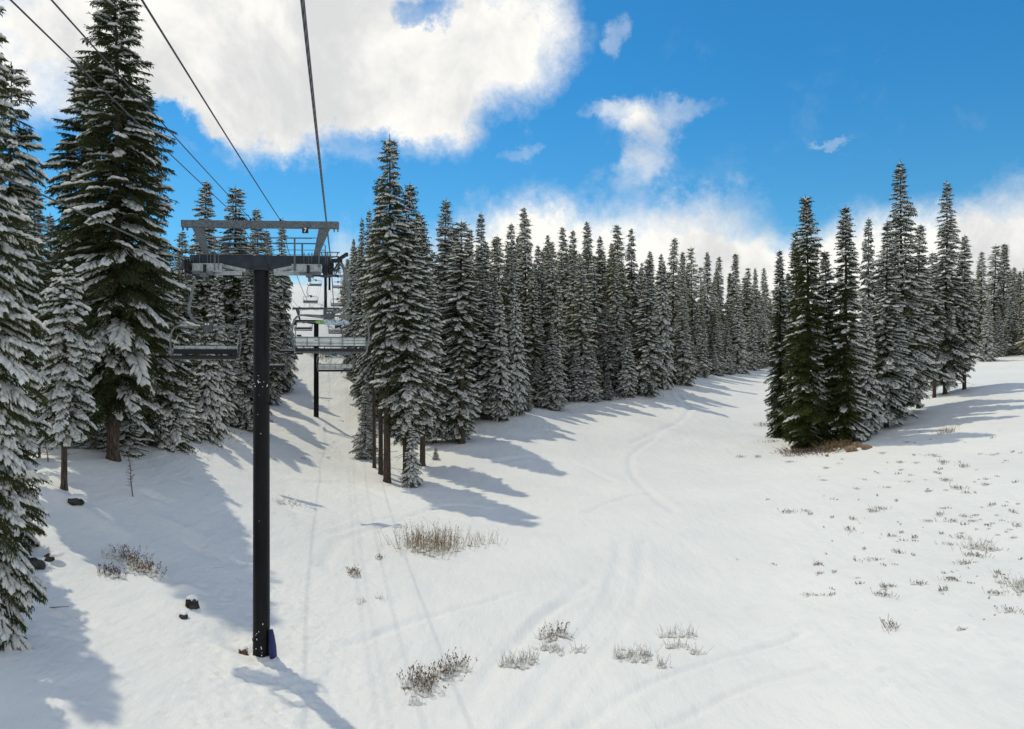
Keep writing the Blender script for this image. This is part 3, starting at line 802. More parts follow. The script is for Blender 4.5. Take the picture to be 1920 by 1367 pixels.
# front row of the main forest
u = 985
i = 0
while u < 1470:
    e = float(np.interp(u, EU, ED))
    hgt = rng.choice([4, 7, 9, 11, 13, 15, 17, 20])
    kd = rng.choice(['white', 'mid2', 'white', 'mid1', 'far4'] if e < 130 else ['far4', 'far2', 'far1', 'far4'])
    tree(kd, u, e + rng.uniform(-1.5, 2.5), 0, '%s snow covered fir from the left in the front row of the big forest' % ORD[i], 'front row of the big forest', wid=rng.uniform(0.75, 1.35), H=float(hgt * rng.uniform(0.9, 1.1)))
    u += rng.uniform(2.0, 3.6) * F / e; i += 1
for row, (back, stp, lift) in enumerate([(5, 3.0, 95), (10, 3.0, 60), (16, 3.2, 38), (24, 3.6, 28), (34, 4.2, 22), (46, 5.0, 25)]):
    u = (900 if row < 2 else 780) + rng.uniform(0, 15)
    while u < 1475:
        e = float(np.interp(u, EU, ED)) + back + rng.uniform(-2, 2)
        vt = topline(u) + lift * rng.uniform(0.2, 2.4) * (105 / e) ** 0.5 + 8
        kd = rng.choice(['mid3', 'mid3', 'mid1', 'far3', 'far1', 'tall3', 'scrag'] if e < 118 else ['far1', 'far2', 'far3', 'far5', 'far4', 'scrag'])
        tree(kd, u, e, vt, 'frosted fir deep inside the big forest, mostly hidden by the rows before it', 'inner trees of the big forest', wid=rng.uniform(0.65, 1.2))
        u += stp * rng.uniform(0.8, 1.35) * F / e
for (u, d, vt) in [(700,90,430),(730,100,440),(760,85,430),(790,95,440),(745,120,450),(675,125,455),(665,140,470),(720,140,460),(652,150,485),(648,170,500),(655,190,505),(660,118,460)]:
    tree('mid1' if d < 115 else 'far1', u, d, vt, 'fir in the shaded wood behind the central clump of bare trunked firs', 'wood behind the central clump', wid=0.9)
# right clump
tree('green2', 1461, 85.0, 467, 'slim dark olive fir at the far left of the right hand clump', wid=0.70, rot=0.0)
tree('green1', 1513, 77.0, 367, 'wide olive green fir reaching the ground at the front left of the right hand clump', wid=0.86, rot=0.0)
tree('green2', 1492, 82.0, 430, 'fir peeking out left behind the wide olive green fir', wid=0.75, rot=0.3)
tree('green2', 1583, 75.5, 385, 'pointed fir with one olive and one snowy side above the tan boulders', wid=0.95, rot=-0.2)
tree('green1', 1548, 77.0, 470, 'dark fir filling the middle between the two foremost olive firs of the right clump', wid=0.78, rot=0.2)
tree('mid1', 1630, 84.0, 408, 'thin fir tip between the olive firs and the tallest fir of the right clump', wid=0.7, rot=1.0)
tree('tall3', 1662, 79.5, 410, 'snow plastered fir reaching the ground at the right front of the right clump', wid=1.0, rot=1.6)
tree('white', 1625, 77.0, 560, 'lower snow clad fir right of the tan boulders', wid=0.8, rot=3.0)
tree('tall3', 1692, 85.0, 300, 'tallest fir of the right hand clump with a rounded snowy tip', wid=1.02, rot=4.4)
tree('tall2', 1722, 88.0, 420, 'fir leaning against the right side of the tallest fir in the right clump', wid=0.9, rot=0.5)
tree('tall3', 1772, 95.0, 339, 'fir with knobbly snowy tip standing apart on the right of the right clump', wid=0.95, rot=5.6)
tree('tall2', 1808, 95.0, 440, 'fir on a short thick bare trunk at the right end of the right clump', wid=0.85, rot=2.0)
tree('tall1', 1752, 93.0, 470, 'fir with thin exposed trunk between the tallest fir and the knobbly tipped one', wid=0.75, rot=3.0)
for (u, d, vt, kd) in [(1840,160,470,'far3'),(1865,165,458,'far5'),(1882,170,455,'far1'),(1897,162,505,'far4'),(1912,168,508,'far2'),(1850,150,560,'far4'),(1872,158,575,'far4'),(1925,165,500,'far1'),
        (1940,150,480,'far3'),(1960,165,490,'far1'),(1835,180,495,'far2'),(1905,180,500,'far3'),(1990,160,480,'far5'),(1820,175,520,'far1'),(1790,180,520,'far2'),(1760,185,525,'far3'),(1730,185,520,'far1'),
        (1480,205,510,'far1'),(1500,200,520,'far2'),(1650,190,520,'far1'),(1890,160,560,'far4'),(1918,158,570,'far2')]:
    tree(kd, u, d, vt, 'distant fir of the wood at the right edge beyond the right hand clump', 'distant wood at the right edge', wid=rng.uniform(0.85, 1.05))
print('TREES', NT[0])

# leafless saplings
def bare_tree(u, d, H, label, seed, m_='bark_grey', lean=0.1, spread=0.45, fine=7, name='bare_sapling', snow=True):
    r = random.Random(seed)
    x, y = (u - 960) / F * d, d
    o = empty(name, (x, y, zfin(x, y) - 0.05), r.uniform(0, 6)); tag(o, label, 'sapling')
    tr = MB(); tw = MB()
    pts = [Vector((lean * H * (i / 6) ** 1.5 + r.uniform(-.02, .02) * H, r.uniform(-.015, .015) * H, H * i / 6)) for i in range(7)]
    tr.tube(pts, [H * 0.011 * (1 - i / 7.2) + 0.004 for i in range(7)], 6)
    for i in range(int(H * fine)):
        t_ = r.uniform(0.2, 1.0); k = min(int(t_ * 6), 5); p = pts[k].lerp(pts[k + 1], t_ * 6 - k)
        a = r.uniform(0, 6.28); l = spread * H * (1.1 - t_) * r.uniform(0.3, 0.7)
        e = p + Vector((math.cos(a), math.sin(a), r.uniform(0.1, 0.6))) * l
        tw.tube([p, p.lerp(e, .5) + Vector((0, 0, -.04 * l)), e], [0.012, 0.008, 0.004], 4, False)
        for _ in range(4):
            q0 = p.lerp(e, r.uniform(.3, 1)); q1 = q0 + Vector((r.uniform(-1, 1), r.uniform(-1, 1), r.uniform(-.2, .8))) * l * 0.3
            tw.tube([q0, q1], [0.006, 0.003], 3, False)
    tr.build('trunk', M[m_], o, True)
    w = tw.build('twigs', M[m_], o); w['kind'] = 'stuff'
    return o
bare_tree(250, 35.5, 2.7, 'thin leaning leafless sapling on the bank right of the huge fir trunk', 5, 'twig_dark', lean=0.12, spread=0.22, fine=26)
bare_tree(338, 56.0, 14.0, 'leafless grey tree left of the tower top beam against the sky', 6, 'bark_grey', lean=0.02, spread=0.30, fine=4, name='bare_tree')
bare_tree(88, 36.0, 2.4, 'crooked bare sapling beside the short scraggy fir on the left bank', 8, 'twig_dark', lean=-0.05, spread=0.2, fine=20)

# ------------------------------------------------------------------ chairlift
DV = Vector((-0.2266, 0.9740, 0)); LV = Vector((0.9740, 0.2266, 0))
RZ = math.atan2(0.2266, 0.9740)     # lift line points slightly left of the view
C0 = Vector((-2.62, 0, 0))
def lp(d, w, z):
    s = d / DV.y
    return C0 + DV * s + LV * w + Vector((0, 0, z + CZ))
GA = 2.265
# (distance, rope height above the eye) at the towers and between
TWR = [24.7, 82.0, 135.0, 186.0]
RZH = {24.7: 3.42, 82.0: 4.75, 135.0: 16.3, 186.0: 27.2}
def rope_z(d, side):
    if d < 24.7:
        t_ = (24.7 - d) / 40.0
        return 3.42 - (1.05 if side > 0 else 1.55) * (24.7 - d) / 24.7 * 0.9 + 0.3 * ((24.7 - d) / 24.7) ** 2
    K0 = [24.7, 82, 135, 186, 262]; Z0 = [3.42, 4.75, 16.3, 27.2, 33.0]; SG = [1.5, 1.3, 0.9, 0.8]
    for i in range(4):
        if d <= K0[i + 1]:
            t_ = (d - K0[i]) / (K0[i + 1] - K0[i]); return Z0[i] * (1 - t_) + Z0[i + 1] * t_ - SG[i] * 4 * t_ * (1 - t_)
    return Z0[-1]
for side, lab in ((1, 'thick steel haul rope running overhead up the right side of the lift'), (-1, 'thick steel haul rope on the left side of the lift carrying chairs down')):
    ds = list(np.arange(-14, 24, 1.0)) + list(np.arange(24, 262, 3.0))
    pts = [lp(d, GA * side, rope_z(d, side)) for d in ds]
    mb = MB(); mb.tube(pts, 0.018, 8)
    tag(mb.build('haul_rope', M['rope'], None, True), lab, 'cable', 'haul ropes of the chairlift')
# communication lines strung over the tower heads: (lateral at tower, height at tower, lateral near viewer)
for (w24, z24, x0, zn, lab) in [(-0.75, 4.86, -3.42, 3.35, 'outermost left thin overhead line crossing the huge fir'),
                                (-0.36, 4.86, -3.07, 3.45, 'middle thin overhead line crossing the huge fir'),
                                (0.62, 4.86, -2.18, 3.55, 'thin black overhead line right of the huge fir against the clouds')]:
    p7 = lp(24.7, w24, z24)
    pts = []
    for d in np.arange(-10, 24.7, 0.8):
        t_ = d / 24.7
        x = x0 + (p7.x - x0) * t_; z = zn + (z24 - zn) * t_ - 0.25 * t_ * (1 - t_)
        pts.append(Vector((x, d, z + CZ)))
    pts.append(p7)
    prev = (24.7, z24, w24)
    for (d1, z1) in ((82.0, 6.6), (135.0, 17.6), (186.0, 28.6)):
        for t_ in np.linspace(0, 1, 14)[1:]:
            dd_ = prev[0] * (1 - t_) + d1 * t_
            zz = prev[1] * (1 - t_) + z1 * t_ - 1.6 * 4 * t_ * (1 - t_)
            pts.append(lp(dd_, w24 * 0.9, zz))
        prev = (d1, z1, w24)
    mb = MB(); mb.tube(pts, 0.011 if w24 < 0 else 0.0145, 6)
    tag(mb.build('communication_line', M['cable'], None, True), lab, 'cable', 'thin lines above the lift')

def wheel_mesh():
    mb = MB(); r0, r1 = 0.20, 0.155
    prof = [(-0.055, r0), (-0.03, r0), (-0.012, r1), (0.012, r1), (0.03, r0), (0.055, r0)]
    n_ = 18; P = []
    for x_, rr in prof:
        for k in range(n_):
            a = 6.2832 * k / n_; P.append((x_, rr * math.cos(a), rr * math.sin(a)))
    Fs = []
    for i in range(len(prof) - 1):
        for k in range(n_):
            k2 = (k + 1) % n_; Fs.append((i * n_ + k, i * n_ + k2, (i + 1) * n_ + k2, (i + 1) * n_ + k))
    Fs.append(tuple(range(n_ - 1, -1, -1))); Fs.append(tuple((len(prof) - 1) * n_ + k for k in range(n_)))
    mb.add(P, Fs); mb.tube([(-0.075, 0, 0), (0.075, 0, 0)], 0.04, 8)
    return mb.mesh('sheave_wheel', M['rubber'], True)
WHEEL = wheel_mesh()

def tower(d, arm_z, head_z, label, number=None, base_extra=True, full=True):
    """lift tower; local x across the line, y up the line, origin on the snow"""
    c = lp(d, 0, 0)
    zg = zfin(c.x, c.y)
    TA = RZ * 0.25
    o = empty('lift_tower', (c.x, c.y, zg - 0.05), TA); tag(o, label, 'lift tower', 'steel towers of the chairlift')
    hA = CZ + arm_z - zg + 0.05      # bottom line of the crossarm tips
    hB = CZ + head_z - zg + 0.05     # centre of the top beam
    pr = 0.265
    mb = MB(); mb.tube([(0, 0, -0.8), (0, 0, hA * 0.5), (0, 0, hA - 0.12)], [pr + 0.012, pr, pr - 0.012], 28); mb.build('pole', M['blackpaint'], o, True)
    if full:
        mb = MB(); mb.tube([(0, 0, 0.55), (0, 0, 0.60)], pr + 0.03, 24); mb.build('base_flange', M['blackpaint'], o, True)
        mb = MB(); mb.tube([(0, 0, hA * 0.645), (0, 0, hA * 0.645 + 0.06)], pr + 0.022, 24)
        mb.box((pr + 0.05, 0, hA * 0.645 + .03), (0.10, 0.09, 0.10)); mb.box((-pr - 0.04, 0, hA * 0.645 + .03), (0.08, 0.09, 0.08))
        mb.build('band', M['blackpaint'], o, True)
        mb = MB(); mb.tube([(0, 0, hA - 0.16), (0, 0, hA - 0.08)], pr + 0.10, 24); mb.build('top_flange', M['bluegrey'], o, True)
        # snow plastered on the pole
        r = random.Random(4); mb = MB()
        for _ in range(46):
            if r.random() < 0.6: zz = abs(r.gauss(0, 0.5)) + 0.05
            elif r.random() < 0.6: zz = hA * 0.7 + r.gauss(0, 0.10)
            else: zz = r.uniform(0.5, hA * 0.7)
            a = -math.pi / 2 + r.gauss(0.1, 0.45); s_ = r.uniform(0.005, 0.014)
            p = Vector((math.cos(a) * pr, math.sin(a) * pr, zz))
            mb.box(p, (s_ * 2, s_ * 2, s_ * r.uniform(1.5, 5)), Matrix.Rotation(a, 3, 'Z'))
        sn = mb.build('snow_flecks', M['cap'], o); sn['kind'] = 'stuff'
    # crossarm: deep in the middle, shallower at the tips
    tip = 2.28
    mb = MB(); mb.prism([(-tip, hA + 0.04), (-tip, hA + 0.34), (tip, hA + 0.34), (tip, hA + 0.04), (1.2, hA + 0.02), (0.42, hA - 0.13), (-0.42, hA - 0.13), (-1.2, hA + 0.02)], -0.16, 0.16)
    mb.build('crossarm', M['bluegrey'], o)
    if full:
        mb = MB(); mb.prism([(-0.30, hA - 0.12), (-0.12, hA + 0.35), (0.12, hA + 0.35), (0.30, hA - 0.12)], -0.19, -0.162); mb.build('saddle_plate', M['bluegrey'], o)
        for sx in (-1, 1):
            mb = MB()
            a, b_ = (sx * 0.46, -0.19, hA - 0.17), (sx * 1.36, -0.19, hA + 0.02)
            mb.bar(a, b_, 0.02, 0.10, up=(0, 0, 1)); mb.bar((a[0], 0.19, a[2]), (b_[0], 0.19, b_[2]), 0.02, 0.10)
            mb.build('stiffener', M['galv_l'], o)
            for x_ in (1.44, 1.60, 1.70, 1.95, 2.16, 2.22):
                mb = MB(); mb.box((sx * x_, -0.175, hA + 0.21), (0.022, 0.03, 0.36)); mb.tube([(sx * x_, -0.175, hA + 0.38), (sx * x_, -0.175, hA + 0.44)], 0.018, 6); mb.build('clamp_bolt', M['galv'], o)
    # lifting frame
    bh = 0.115
    mb = MB(); mb.box((-0.02, 0, hB), (5.14, 0.20, bh * 2))
    for x_ in (-2.56, -2.42, 2.40, 2.52): mb.box((x_, 0, hB - bh - 0.05), (0.03, 0.10, 0.10))
    mb.build('top_beam', M['galv'], o)
    for sx in (-1, 1):
        mb = MB(); P = [(sx * 2.25, hB - bh), (sx * 1.90, hB - bh), (sx * 1.72, hA + 0.34), (sx * 1.86, hA + 0.34)]
        if sx < 0: P = P[::-1]
        mb.prism(P, -0.07, 0.07); mb.build('frame_leg', M['galv'], o)
    # guard rails
    for y_ in ((-0.34,) if not full else (-0.55, 0.55)):
        mb = MB(); mb.tube([(-1.85, y_, hA + 0.86), (1.78, y_, hA + 0.86)], 0.024, 6)
        mb.tube([(-2.2, y_, hA + 0.47), (2.2, y_, hA + 0.47)], 0.012, 5)
        if full:
            for x_ in (-1.35, 1.22): mb.tube([(x_, y_, hA + 0.86), (x_, y_, hA - 0.22)], 0.030 if x_ > 0 else 0.016, 6)
            mb.tube([(1.62, y_, hA + 0.86), (1.90, y_, hA + 0.87), (2.0, y_, hA + 0.80), (2.0, y_, hA - 0.1)], 0.016, 6)
            mb.tube([(-1.35, y_, hA + 0.86), (-1.24, y_, hA + 0.7), (-1.22, y_, hA - 0.2)], 0.012, 5)
        mb.build('guard_rail', M['galv'], o, True)
    if full:
        for sx in (-1, 1):
            # grated work platform below the arm tip
            r = random.Random(sx + 5)
            mb = MB()
            z_ = hA - 0.10
            mb.box((sx * 1.60, -0.36, z_ + 0.10), (0.95, 0.30, 0.03)); mb.box((sx * 1.60, -0.50, z_ - 0.02), (0.95, 0.02, 0.22))
            mb.box((sx * 1.60, -0.51, z_ + 0.10), (0.97, 0.03, 0.03)); mb.box((sx * 1.60, -0.51, z_ - 0.14), (0.97, 0.03, 0.03))
            for k in range(9): mb.box((sx * 1.60 - 0.44 + k * 0.11, -0.515, z_ - 0.02), (0.012, 0.02, 0.20))
            mb.build('work_platform', M['galv_l'], o)
            mb = MB(); z2 = hA - 0.28
            mb.box((sx * 1.15, -0.40, z2 + 0.055), (1.25, 0.03, 0.025)); mb.box((sx * 1.15, -0.40, z2 - 0.055), (1.25, 0.03, 0.025)); mb.box((sx * 1.15, -0.385, z2), (1.25, 0.012, 0.10))
            mb.box((sx * 0.53, -0.40, z2), (0.03, 0.05, 0.13)); mb.box((sx * 1.77, -0.40, z2), (0.03, 0.05, 0.13))
            mb.build('channel_beam', M['galv_l'], o)
            mb = MB(); mb.box((sx * 1.66, -0.56, hA - 0.16), (0.07, 0.10, 0.26)); mb.build('hinge_block', M['rubber'], o)
            mb = MB(); mb.box((sx * 1.69, -0.50, hA - 0.36), (0.20, 0.22, 0.12)); mb.tube([(sx * 1.69, -0.5, hA - 0.40), (sx * 1.69, -0.5, hA - 0.56)], 0.05, 8); mb.box((sx * 1.50, -0.5, hA - 0.30), (0.22, 0.16, 0.10)); mb.box((sx * 1.92, -0.5, hA - 0.28), (0.26, 0.12, 0.09))
            mb.build('mounting_bracket', M['galv'], o)
            mb = MB(); mb.box((sx * 2.16, 0, hA - 0.10), (0.26, 0.36, 0.24)); mb.box((sx * 2.12, -0.1, hA - 0.27), (0.12, 0.14, 0.12)); mb.build('arm_end_block', M['bluegrey'], o)
    # trains of grooved wheels carrying the ropes
    for sx in (-1, 1):
        nW = 4
        mb = MB(); zt = CZ + rope_z(d, sx) - zg + 0.05 - 0.155 - 0.02
        L_ = nW * 0.44 / 2
        for s_ in (-1, 1):
            for k in range(nW // 2):
                y_ = -L_ + 0.44 + k * 0.88
                mb.bar((s_ * 0.085, y_ - 0.30, 0), (s_ * 0.085, y_ + 0.30, 0), 0.018, 0.11)
            mb.bar((s_ * 0.11, -L_ + 0.4, -0.15), (s_ * 0.11, L_ - 0.4, -0.15), 0.022, 0.15)
        mb.box((-sx * 0.10, 0, -0.12), (0.20, 0.24, 0.26))
        tr_ = mb.build('sheave_train', M['bluegrey'], o)
        rp = lp(d, GA * sx, rope_z(d, sx)); pc = rp - Vector((c.x, c.y, zg - 0.05))
        # shift along the line to the spot beside the arm tip
        ex = Vector((math.cos(TA), math.sin(TA), 0)) * (GA * sx)
        sh_ = (ex - Vector((pc.x, pc.y, 0))).dot(DV)
        pc = Matrix.Rotation(-TA, 3, 'Z') @ (pc + DV * sh_)
        tr_.location = (pc.x, pc.y, zt); tr_.rotation_euler = (0, 0, RZ - TA)
        for k in range(nW):
            w_ = link_mesh('wheel', WHEEL, tr_); w_.location = (0, -L_ + 0.22 + k * 0.44, 0)
        if full:
            mb = MB()
            for k in range(3): mb.bar((sx * (0.12 + 0.02 * k), -L_ + 0.4 + k * 0.4, -0.1), (sx * 0.30, -L_ + 0.3 + k * 0.4, 0.18 - 0.2 * (k % 2)), 0.03, 0.06)
            mb.tube([(sx * 0.16, -L_, 0.16), (sx * 0.16, L_, 0.16)], 0.014, 5)
            mb.build('rope_catcher', M['galv'], tr_)
    if number:
        sb = MB(); sb.box((1.47, -0.13, hB - bh - 0.085), (0.205, 0.02, 0.19)); s_ = sb.build('number_sign', M['signblack'], o)
        tx = bpy.data.curves.new('numeral', 'FONT'); tx.body = number; tx.size = 0.20; tx.extrude = 0.002; tx.align_x = 'CENTER'; tx.align_y = 'CENTER'; tx.offset = 0.003
        tx.materials.append(M['white']); tmp = bpy.data.objects.new('numeral_curve', tx); COL.objects.link(tmp)
        dg = bpy.context.evaluated_depsgraph_get(); me_ = bpy.data.meshes.new_from_object(tmp.evaluated_get(dg)); bpy.data.objects.remove(tmp)
        to = bpy.data.objects.new('numeral', me_); COL.objects.link(to); to.parent = s_; to.location = (1.47, -0.1445, hB - bh - 0.085); to.rotation_euler = (R(90), 0, 0)
    # insulator posts that hold the thin lines
    for w_ in (-0.75, -0.36, 0.62):
        mb = MB(); mb.tube([(w_, 0, hB + bh), (w_, 0, hB + bh + 0.08)], 0.03, 8); mb.build('line_clamp', M['rubber'], o)
    return o
t7 = tower(24.7, 3.28, 4.67, 'nearest lift tower, a tall black pole carrying the number 7 sign', '7')
t8 = tower(82.0, 4.60, 6.2, 'second lift tower, standing between the lower chairs on the snow slope', None, full=False)
t9 = tower(135.0, 16.0, 17.2, 'third lift tower, far up the slope behind the hanging chair', None, full=False)
t10 = tower(186.0, 26.9, 28.2, 'farthest lift tower at the top of the snow slope', None, full=False)

# blue pad leaning at the foot of the nearest tower
c = lp(24.7, 0, 0); zg = zfin(c.x, c.y)
mb = MB(); N = 20; ring = []
for i, (zz, rr) in enumerate([(-0.35, 0.11), (0.3, 0.10), (0.6, 0.085), (0.80, 0.065), (0.85, 0.05)]):
    for k in range(N):
        a = 6.283 * k / N
        f_ = 1 + 0.10 * math.sin(a * 5 + zz * 2)
        ring.append((math.cos(a) * rr * f_ - 0.10 * max(zz, 0), math.sin(a) * rr * f_ * 1.6, zz))
Fs = [(i * N + k, i * N + (k + 1) % N, (i + 1) * N + (k + 1) % N, (i + 1) * N + k) for i in range(4) for k in range(N)] + [tuple(4 * N + k for k in range(N))]
mb.add(ring, Fs)
pad = mb.build('rolled_pad', M['blue'], None, True); pad.location = (c.x + 0.44, c.y - 0.10, zg)
tag(pad, 'rolled blue pad leaning against the foot of the nearest tower', 'pad')

def make_chair():
    """four seat chair; origin at the rope grip, x to the right, y in the direction of travel"""
    o = empty('lift_chair', (0, 0, 0))
    # grip
    mb = MB(); mb.box((0.02, 0, -0.02), (0.14, 0.34, 0.14)); mb.bar((0.06, -0.02, 0.0), (0.36, -0.06, 0.02), 0.12, 0.12); mb.bar((0.20, 0.0, 0.02), (0.52, -0.16, 0.22), 0.09, 0.10); mb.box((0.5, -0.15, 0.2), (0.10, 0.10, 0.12))
    mb.build('grip', M['rubber'], o)
    # curved hanger arm
    P = [(0.30, 0, -0.06), (0.36, 0, -0.12), (0.44, 0, -0.35), (0.50, 0, -0.70), (0.56, 0, -1.00), (0.57, 0, -1.20), (0.52, 0, -1.40), (0.40, 0, -1.56), (0.22, 0, -1.66), (0.0, 0, -1.68)]
    Q = []
    for i in range(len(P) - 1):
        p0 = Vector(P[max(i - 1, 0)]); p1 = Vector(P[i]); p2 = Vector(P[i + 1]); p3 = Vector(P[min(i + 2, len(P) - 1)])
        for t_ in (0, 0.33, 0.66): Q.append(0.5 * ((2 * p1) + (-p0 + p2) * t_ + (2 * p0 - 5 * p1 + 4 * p2 - p3) * t_ ** 2 + (-p0 + 3 * p1 - 3 * p2 + p3) * t_ ** 3))
    Q.append(Vector(P[-1]))
    mb = MB(); mb.tube(Q, 0.052, 10); mb.build('hanger_arm', M['hanger'], o, True)
    mb = MB(); mb.box((-0.08, 0, -1.79), (0.32, 0.20, 0.36)); pl = mb.build('yoke_plate', M['plate'], o)
    mb = MB()
    for x_, w_, z_ in ((-0.13, 0.035, 0.07), (-0.10, 0.03, 0.03), (-0.03, 0.05, 0.06)):
        mb.box((x_ + 0.02, 0.106, -1.70), (w_, 0.004, z_)); mb.box((x_ + 0.02, -0.106, -1.70), (w_ * .8, 0.004, z_ * .5))
    mb.build('plate_mark', M['white'], pl)
    # bail: top bar bending down on both sides
    P = [(0, 0, -1.80), (0.8, 0, -1.78), (0.96, 0, -1.79), (1.07, 0, -1.84), (1.15, 0, -1.94), (1.20, 0, -2.12), (1.215, 0.0, -2.40), (1.19, -0.02, -2.66), (1.14, -0.02, -2.92), (1.12, 0.2, -2.97), (1.12, 0.5, -2.98)]
    mb = MB()
    for sx in (-1, 1):
        mb.tube([(sx * a, b_, c_) for a, b_, c_ in P], 0.030, 8)
    mb.prism([(-0.95, -1.775), (-0.25, -1.76), (-0.25, -1.88), (-0.95, -1.81)], -0.03, 0.03)
    mb.prism([(0.25, -1.76), (0.95, -1.775), (0.95, -1.81), (0.25, -1.88)], -0.03, 0.03)
    mb.build('bail_frame', M['hanger'], o, True)
    # back rest of slats, held by uprights
    for k in range(3):
        z_ = -2.545 - k * 0.092; y_ = -0.055 + k * 0.03
        for j in range(6):
            x_ = -0.93 + j * 0.372
            mb = MB(); mb.box((x_, y_, z_), (0.355, 0.022, 0.078)); mb.build('slat', M['slat'], o)
    mb = MB()
    for j in range(7): mb.bar((-1.116 + j * 0.372, -0.085, -2.49), (-1.116 + j * 0.372, 0.02, -2.93), 0.022, 0.022)
    mb.bar((-1.12, -0.08, -2.495), (1.12, -0.08, -2.495), 0.03, 0.03)
    mb.build('backrest_frame', M['hanger'], o)
    mb = MB(); mb.add([(-1.10, 0.00, -2.62), (1.10, 0.00, -2.62), (1.10, 0.045, -2.80), (-1.10, 0.045, -2.80), (-1.10, 0.012, -2.615), (1.10, 0.012, -2.615), (1.10, 0.060, -2.795), (-1.10, 0.060, -2.795)],
                      [(0, 1, 2, 3), (7, 6, 5, 4), (0, 4, 5, 1), (1, 5, 6, 2), (2, 6, 7, 3), (3, 7, 4, 0)])
    mb.build('back_pad', M['rubber'], o)
    # seat
    mb = MB(); mb.box((0, 0.26, -2.90), (2.22, 0.48, 0.055)); mb.box((0, 0.50, -2.93), (2.22, 0.05, 0.09)); mb.box((0, 0.0, -2.88), (2.22, 0.05, 0.06))
    mb.build('seat', M['rubber'], o)
    mb = MB(); mb.tube([(-1.12, 0.03, -2.97), (1.12, 0.03, -2.97)], 0.022, 6); mb.tube([(-1.12, 0.5, -2.99), (1.12, 0.5, -2.99)], 0.022, 6)
    for x_ in (-0.75, 0, 0.75): mb.tube([(x_, 0.03, -2.97), (x_, 0.5, -2.99)], 0.016, 5)
    mb.build('seat_frame', M['galv'], o)
    for sx in (-1, 1):
        mb = MB(); mb.box((sx * 1.00, 0.10, -2.44), (0.13, 0.40, 0.045)); mb.build('armrest', M['rubber'], o)
    # safety bar swung up
    mb = MB()
    for sx in (-1, 1): mb.tube([(sx * 1.10, 0, -2.50), (sx * 1.09, -0.30, -2.30), (sx * 1.05, -0.52, -2.08), (sx * 0.98, -0.56, -2.03), (sx * 0.86, -0.56, -2.03)], 0.014, 6)
    mb.tube([(-0.90, -0.56, -2.03), (0.90, -0.56, -2.03)], 0.014, 6); mb.tube([(0, -0.56, -2.03), (0, -0.06, -1.93)], 0.012, 5)
    mb.build('safety_bar', M['hanger'], o, True)
    return o
chair = make_chair()
def board():
    mb = MB(); n_ = 28; L_ = 0.54; P = []
    for y_ in (-0.012, 0.012):
        for k in range(n_):
            a = 6.2832 * k / n_
            c_, s_ = math.cos(a), math.sin(a)
            P.append((L_ * (abs(c_) ** 0.85) * (1 if c_ > 0 else -1), y_, 0.085 * (abs(s_) ** 0.9) * (1 if s_ > 0 else -1)))
    mb.add(P, [tuple(range(n_)), tuple(range(2 * n_ - 1, n_ - 1, -1))] + [(k, k + n_, (k + 1) % n_ + n_, (k + 1) % n_) for k in range(n_)])
    return mb.mesh('board', M['board'])
BOARD = board()
UP = [(23.6, 'nearest uphill chair, showing its slatted grey back and a painted board above'),
      (49.0, 'empty uphill chair directly below the nearest one, with a small painted board'),
      (72.8, 'empty uphill chair just above the second chair and half framed by it'),
      (97.8, 'empty uphill chair seen through the bail of the nearest chair'),
      (122.8, 'uphill chair showing behind the bend of the nearest chair hanger'),
      (147.6, 'uphill chair high on the slope close to the farthest towers'),
      (171.5, 'uppermost uphill chair near the crest of the slope')]
DN = [(27.8, 'empty downhill chair hanging left of the tower pole, its dark seat facing the viewer'),
      (51.7, 'downhill chair half hidden behind the right side of the tower pole'),
      (75.7, 'downhill chair just above the one hidden by the tower pole'),
      (100.2, 'downhill chair seen through the left side of the nearest uphill chair'),
      (124.8, 'single downhill chair over the bright slope left of the farther towers'),
      (151.0, 'downhill chair silhouetted just above the crest of the snow slope'),
      (177.0, 'topmost downhill chair half hidden by the nearest tower head')]
for j, (lst, sx, grp) in enumerate(((UP, 1, 'uphill chairs'), (DN, -1, 'downhill chairs'))):
    for i, (d, lab) in enumerate(lst):
        o = chair if (i == 0 and j == 0) else copy_tree(chair)
        o.location = lp(d, GA * sx, rope_z(d, sx)); o.rotation_euler = (0, 0, RZ + (0 if sx > 0 else math.pi))
        tag(o, lab, 'lift chair', grp)
for o in [x for x in COL.objects if x.name.startswith('lift_chair') and x['group'] == 'uphill chairs']:
    if o.location.y < 60:
        b_ = link_mesh('painted_board', BOARD, o); b_.location = (0.05, -0.60, -2.03)

# ------------------------------------------------------------------ rocks, stumps
def lumpy(rx, ry, rz, seed, m_, name, parent=None, sub=3, amp=0.22, flat=0.0, clipz=None, smooth=True):
    import bmesh
    bm = bmesh.new(); bmesh.ops.create_icosphere(bm, subdivisions=sub, radius=1)
    r = random.Random(seed); ph = [Vector((r.uniform(-9, 9), r.uniform(-9, 9), r.uniform(-9, 9))) for _ in range(2)]
    from mathutils import noise as mn
    for v_ in bm.verts:
        k = 1 + amp * mn.noise(v_.co * 1.3 + ph[0]) * 2 + amp * 0.5 * mn.noise(v_.co * 3.1 + ph[1])
        v_.co = Vector((v_.co.x * rx * k, v_.co.y * ry * k, v_.co.z * rz * k))
        if clipz is not None and v_.co.z < clipz: v_.co.z = clipz + (v_.co.z - clipz) * 0.15
    me = bpy.data.meshes.new(name); bm.to_mesh(me); bm.free()
    me.polygons.foreach_set('use_smooth', [smooth] * len(me.polygons)); me.materials.append(M[m_])
    return link_mesh(name, me, parent)
